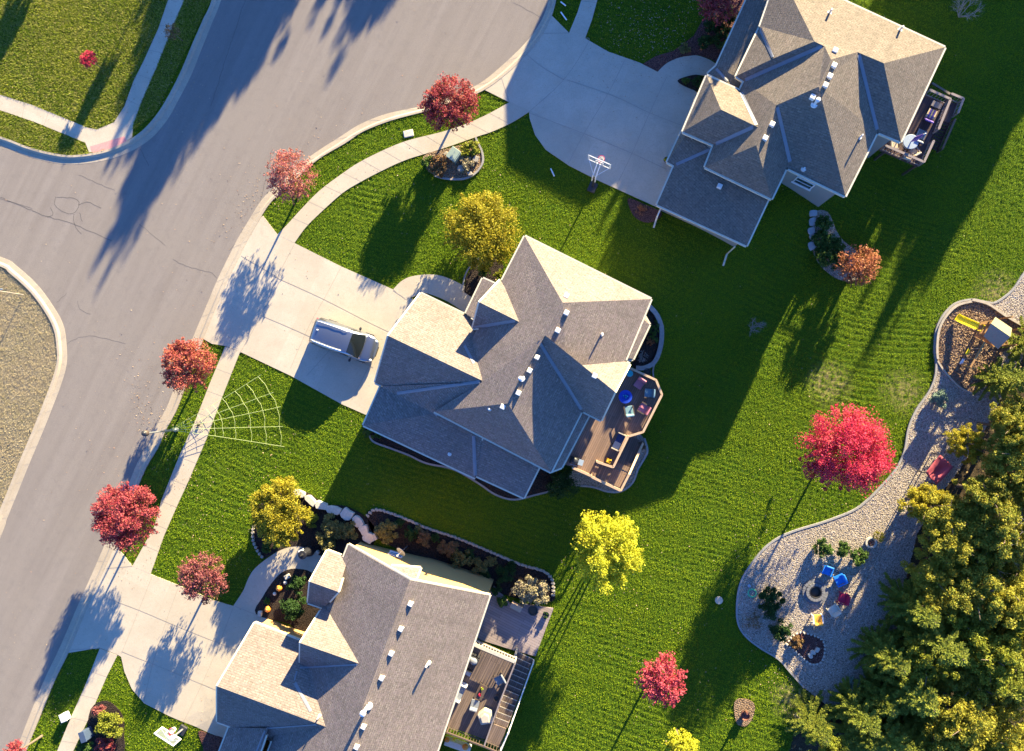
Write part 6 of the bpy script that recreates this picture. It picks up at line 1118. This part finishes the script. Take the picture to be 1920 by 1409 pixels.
for i, (k, v, px, py, r_, H, lb) in enumerate(WOOD):
    me_, h0, r0 = (SPR if k == 'S' else DEC)[v]; hh = H * .62; b = gat(px, py, hh); R = r_ / PX * (ALT - hh - b.z) / ALT; key = (k, v)
    if key not in protos:
        t_ = thing("spruce_tree" if k == 'S' else "woodland_tree", lb, "tree", b, 0, "trees of the wood"); mesh_obj("crown", me_, t_); mesh_obj("trunk", SPT_ME if k == 'S' else TRK_ME, t_); protos[key] = t_
    else: t_ = copy_tree(protos[key]); t_["label"] = lb; t_.location = b
    t_.scale = (R / r0, R / r0, H / h0); t_.rotation_euler = (0, 0, i * 1.7)
shrub("blue grey shrub in the shade at the wood edge", 1600, 1282, 18, 'bluegreen', 70, .9); shrub("tan dry weeds at the lower wood edge", 1500, 1345, 16, 'pale', 71, .5, dens=1.6, sy=1.6)
bare("bare grey branches among the trees at the right edge", 1905, 985, 7.0, 1.6, 7, "bare_tree"); bare("bare grey branches in the dark gap of the wood", 1832, 1052, 5.0, 1.4, 8, "bare_tree")
# trees beyond the frame that throw the long shadows
K = 1 / math.tan(SUN_EL)
def caster(i, sx_, sy_, hc, R, lb, kind='D'):
    p = P(sx_, sy_, 0); z0 = terr(p.x, p.y); b = Vector((p.x, p.y, 0)) + Vector((SUNV.x, SUNV.y, 0)).normalized() * (hc * K); me_, h0, r0 = (SPR[i % 3] if kind == 'S' else DEC[i % 2])
    t_ = copy_tree(protos[('S', i % 3) if kind == 'S' else ('D', i % 2)]); t_["label"] = lb; t_["group"] = "trees beyond the frame"; t_.location = (b.x, b.y, z0); H = hc / .67 if kind == 'D' else hc * 2; t_.scale = (R / r0, R / r0, H / h0); t_.rotation_euler = (0, 0, i * 2.1)
CAST = [(357, 151, 8.6, 2.2, 'D'), (380, 110, 7.8, 2.6, 'D'), (345, 190, 8.2, 1.4, 'D'), (430, 60, 7.4, 3.0, 'D'), (455, -30, 7.2, 3.3, 'D'), (520, -90, 7.0, 3.4, 'D'), (430, -110, 6.8, 3.2, 'D'), (550, -180, 7.2, 3.5, 'D'), (355, -30, 6.4, 2.2, 'D'), (335, 50, 6.6, 1.8, 'D'), (490, -150, 7.0, 3.4, 'D'), (480, -20, 7.2, 3.0, 'D'), (405, 0, 7.2, 3.0, 'D'), (370, -110, 6.4, 2.2, 'D'), (460, -200, 7.0, 3.4, 'D'), (410, 40, 7.8, 2.6, 'D'), (520, -40, 7.0, 2.8, 'D'), 
        (1268, 190, 6.5, 1.6, 'D'), (1258, 260, 6.5, 1.4, 'D'), (1240, 330, 6.5, 1.3, 'D'),  # unseen trees added to shade the gap beside the upper right garage
        (190, 150, 3.6, .6, 'D'), (20, 40, 4, 1.2, 'D'), (765, -150, 6.4, 2.3, 'D'), (730, -190, 6.4, 2.6, 'D'), (800, -230, 6.4, 2.6, 'D'),
        (1850, 60, 8, 3.2, 'D'), (1760, 50, 7, 2.4, 'D'), (1900, 170, 8, 2.6, 'D'), (1835, 190, 8, 1.5, 'D'), (1880, 270, 8.5, 1.4, 'D'), (1800, 370, 8.5, .7, 'D'), (1690, 10, 7, 2.0, 'D'), (1920, 80, 8, 3, 'D'), (1770, 150, 7.5, 1.0, 'D')]
for i, (a, b_, hc, R, kd) in enumerate(CAST): caster(i, a, b_, hc, R, "tall unseen tree beyond the upper edge, throwing shade into view", kd)
# ------------------------------------------------------------------ litter, stones
def scatter(name, pts, size, seed, mat, label, cat, lift=.03, up=1.6, z=None):
    r = np.random.default_rng(seed); n = len(pts); C = np.array([(p[0], p[1], (terr(p[0], p[1]) if z is None else z[i]) + lift) for i, p in enumerate(pts)]); nr = r.normal(size=(n, 3)) * .5; nr[:, 2] += up; nr /= np.linalg.norm(nr, axis=1)[:, None]; u = np.cross(nr, r.normal(size=(n, 3))); u /= np.linalg.norm(u, axis=1)[:, None]; v = np.cross(nr, u); s = (size * (.5 + r.random(n)))[:, None]
    V = np.stack([C - u * s * .5, C + v * s * .35, C + u * s * .5, C - v * s * .35], 1); return tag(mesh_obj(name, quads_mesh(name, V, mat)), label, cat, None, "stuff")
r = np.random.default_rng(42); roadw = wpoly(ROADM); pts = []
def cloud(px, py, spx, n, ang=0.0, st=1.0):
    c, s = math.cos(ang), math.sin(ang)
    for _ in range(n): a, b = r.normal() * spx * st, r.normal() * spx; p = P(px + a * c - b * s, py + a * s + b * c, 0); pts.append((p.x, p.y))
for a in ((265, 770, 14, 130, 1.1, 2.2), (280, 730, 20, 90, 1.1, 2.5), (450, 400, 14, 90, -.9, 2.2), (440, 380, 40, 60), (480, 360, 20, 40), (600, 250, 60, 60, -.5, 2), (200, 870, 30, 60, 1.2, 3), (330, 870, 30, 90, 1.1, 2.5), (360, 900, 40, 60), (240, 1060, 30, 60), (100, 1330, 20, 60, 1.2, 2), (340, 150, 40, 120, 1.1, 2), (300, 210, 25, 90, 1.1, 2), (290, 800, 25, 40), (1250, 60, 60, 420), (1180, 60, 40, 200), (1130, 160, 30, 20), (900, 400, 60, 90), (520, 930, 60, 110), (1140, 1080, 60, 160), (1250, 1300, 60, 90), (1590, 880, 60, 150), (400, 1050, 60, 80), (1500, 1300, 50, 120), (1450, 1060, 60, 90), (1700, 900, 50, 110), (700, 600, 60, 30), (400, 560, 80, 60), (700, 300, 120, 60), (180, 60, 90, 60)): cloud(*a)
for _ in range(900): p = P(-20 + r.random() ** 1.6 * 900, r.random() * 1409, 0); pts.append((p.x, p.y))
for _ in range(500): p = P(r.random() * 1920, r.random() * 1409, 0); pts.append((p.x, p.y))
pts = np.array(pts); inr = npip(pts[:, 0], pts[:, 1], roadw); zz = np.array([(-.128 if q else terr(p[0], p[1])) for p, q in zip(pts, inr)])
keep = ~(inr & (r.random(len(pts)) < .25)); scatter("fallen_leaves", pts[keep], .08, 3, L['dry'], "small dry leaves scattered over road and lawns", "leaves", .022, 1.6, zz[keep])
def in_poly_pts(poly, n, holes=(), z=-2.6):
    wp = wpoly(poly, z); a = np.array(wp); lo, hi = a.min(0), a.max(0); q = lo + (hi - lo) * r.random((n * 4, 2)); k = npip(q[:, 0], q[:, 1], wp)
    for h in holes: k &= ~npip(q[:, 0], q[:, 1], wpoly(h, z))
    return q[k][:n]
def stones(name, q, size, mat, label, cat, lift):
    n = len(q); rr = np.random.default_rng(7); b = np.array([(0, 0, 1), (1, 0, 0), (0, 1, 0), (-1, 0, 0), (0, -1, 0)], float); V = np.zeros((n, 5, 3)); s = size * (.5 + rr.random((n, 1, 1))); V = b[None] * s * np.array([1, .8, .6]) * (.7 + .6 * rr.random((n, 5, 1))); a = rr.random(n) * 6.28; c, sn = np.cos(a)[:, None], np.sin(a)[:, None]; X = V[:, :, 0] * c - V[:, :, 1] * sn; Y = V[:, :, 0] * sn + V[:, :, 1] * c
    V = np.stack([X + q[:, None, 0], Y + q[:, None, 1], V[:, :, 2] + np.array([terr(*p) for p in q])[:, None] + lift], 2); me = bpy.data.meshes.new(name); me.from_pydata(V.reshape(-1, 3).tolist(), [], [tuple(5 * i + j for j in f) for i in range(n) for f in ((0, 1, 2), (0, 2, 3), (0, 3, 4), (0, 4, 1))]); me.materials.append(mat); me.polygons.foreach_set("use_smooth", [True] * len(me.polygons)); return tag(mesh_obj(name, me), label, cat, None, "stuff")
t = NT("loose_stone", .85, .2); gi = t.n("ShaderNodeNewGeometry"); t.base(t.ramp(gi.outputs["Random Per Island"], [(0, (.24, .19, .15)), (.3, (.42, .34, .26)), (.6, (.50, .42, .34)), (.85, (.36, .30, .26)), (1, (.62, .56, .48))]))
stones("loose_rocks", in_poly_pts(ROCKP, 26000, [bark_area]), .042, t.m, "loose river rocks covering the path", "rocks", .05)
scatter("bark_pieces", in_poly_pts(bark_area, 6000), .12, 5, leafmat("bark_piece", [(.24, .15, .09), (.36, .25, .16), (.16, .10, .065)], 0), "loose bark pieces under the playset", "bark", .085, 1.0)
scatter("wood_litter", in_poly_pts(FOREST, 5000, [ROCKP]), .16, 6, leafmat("litter_leaf", [(.10, .07, .04), (.22, .15, .06), (.3, .22, .08), (.06, .05, .03)], 0), "dark leaf litter under the wood", "leaves", .02, 1.0)

# ------------------------------------------------------------------ grass blades on every lawn
def tvec(x, y): q = np.clip((0.7 * x - 0.71 * y + 3.16) / 9.6, 0, 1); return -2.6 * q * q * (3 - 2 * q)
def grassmat(name, a, b, c3, trans=.35):
    t = NT(name, .75, .1); p = t.pos(); gi = t.n("ShaderNodeNewGeometry"); rnd = gi.outputs["Random Per Island"]
    c = t.mix(t.ramp(t.noise(p, .28, 4, .6), [(.36, 0), (.66, 1)]), a, b); c = t.mix(t.ramp(rnd, [(.55, 0), (.95, 1)]), c, c3); c = t.mix(t.ramp(t.noise(p, 1.3, 5, .7), [(.52, 0), (.72, .7)]), c, c3); c = t.mix(t.ramp(rnd, [(0, .55), (.3, 0)]), c, [x * .45 for x in a])
    t.base(c); tr = t.n("ShaderNodeBsdfTranslucent"); t.l(c, tr.inputs[0]); ms = t.n("ShaderNodeMixShader"); ms.inputs[0].default_value = trans; t.l(t.b.outputs[0], ms.inputs[1]); t.l(tr.outputs[0], ms.inputs[2]); t.l(ms.outputs[0], t.t.nodes["Material Output"].inputs[0]); return t.m
def blades(name, X, Y, h, wd, lean, seed, mat, label, head=None):
    r = np.random.default_rng(seed); n = len(X); Z = tvec(X, Y) - .03; a = r.random(n) * 6.283 if head is None else head + r.normal(size=n) * 1.9; l = lean * (.4 + .9 * r.random(n)); hh = h * (.5 + r.random(n)); b = np.stack([X, Y, Z], 1); dx = np.stack([np.cos(a) * np.sin(l), np.sin(a) * np.sin(l), np.cos(l)], 1) * hh[:, None]; tw = a + 1.57 + r.normal(size=n) * .5; w_ = np.stack([np.cos(tw), np.sin(tw), np.zeros(n)], 1) * (wd * (.6 + .8 * r.random(n)))[:, None]
    V = np.stack([b - w_ * .5, b + w_ * .5, b + dx + w_ * .3, b + dx - w_ * .3], 1); return tag(mesh_obj(name, quads_mesh(name, V, mat)), label, "grass", None, "stuff")
EX = [ROADO, D1, D2, D3, NWWALK, EWALK, MW_L + MW_R[::-1], SWK_L + SWK_R[::-1], N_L + N_R[::-1], WK1, WK2, WK3] + [b_[1] for b_ in BEDS if b_[0] != "pit_bed"]
def lawnpts(n, seed, rect=(-52, 37, -33, 33)):
    r = np.random.default_rng(seed); X = rect[0] + (rect[1] - rect[0]) * r.random(n); Y = rect[2] + (rect[3] - rect[2]) * r.random(n); k = np.ones(n, bool)
    for e in EX: k &= ~npip(X, Y, wpoly(e, g=True))
    for e in (ROCKP, FOREST): k &= ~npip(X, Y, wpoly(e, -2.6))
    k &= ~npip(X, Y, wpoly([(926, 1098), (956, 1131), (1038, 1141), (1004, 1231), (900, 1200)], -2.5))
    for H in (H1, H2, H3):
        for pl, _ in H.walls: k &= ~npip(X, Y, pl)
    return X[k], Y[k]
X, Y = lawnpts(1700000, 21); rg_ = npip(X, Y, wpoly(ROUGH)); dr_ = npip(X, Y, wpoly([(p[0], p[1]) for p in SW_OUT] + [(-400, 1430), (-400, 430)]))
m_ = ~(rg_ | dr_); mx, my = X[m_], Y[m_]; r = np.random.default_rng(8)
th_ = math.radians(-19) + .22 * (vnoise(mx, my, 17., 3) - .5); sn_ = -np.sin(th_) * mx + np.cos(th_) * my + .14 * (vnoise(mx, my, .8, 9) - .5); row_ = np.abs(((sn_ / .46) % 1.0) - .5) * 2
kp = r.random(len(mx)) > np.clip((row_ - .55) / .25, 0, 1) * .8 * np.clip(2.2 * vnoise(mx, my, 3.4, 12) - .55, 0, 1); wo = np.zeros(len(mx))
for w_ in WORN: c_ = np.mean([P(p[0], p[1], -2.6).xy for p in w_], axis=0); wo = np.maximum(wo, np.clip(1.5 - np.hypot(mx - c_[0], my - c_[1]) / 1.4, 0, 1))
kp &= r.random(len(mx)) > wo * .5
head_ = th_ + np.where(np.floor(sn_ / .92) % 2 > 0, math.pi / 2, -math.pi / 2)
blades("lawn_grass", mx[kp], my[kp], .055, .036, 1.0, 1, grassmat("lawn_blade", (.145, .24, .009), (.23, .315, .011), (.26, .325, .014)), "short green grass of the mown lawns", head_[kp])
X2, Y2 = lawnpts(420000, 23, (-52, -20, 12, 33)); k2 = npip(X2, Y2, wpoly(ROUGH)) & (vnoise(X2, Y2, .45, 31) > .03); blades("shaggy_grass", X2[k2], Y2[k2], .10, .04, 1.0, 2, grassmat("shaggy_blade", (.19, .26, .016), (.29, .33, .025), (.46, .41, .12)), "long yellowish grass of the shaggy corner lawn")
X3, Y3 = lawnpts(160000, 25, (-54, -37, -14, 14)); k3 = npip(X3, Y3, wpoly([(p[0], p[1]) for p in SW_OUT] + [(-400, 1430), (-400, 430)])) ; blades("dry_grass", X3[k3], Y3[k3], .05, .035, 1.1, 3, grassmat("dry_blade", (.36, .29, .175), (.30, .265, .135), (.42, .345, .22), .2), "dry tan grass on the island at the left edge")
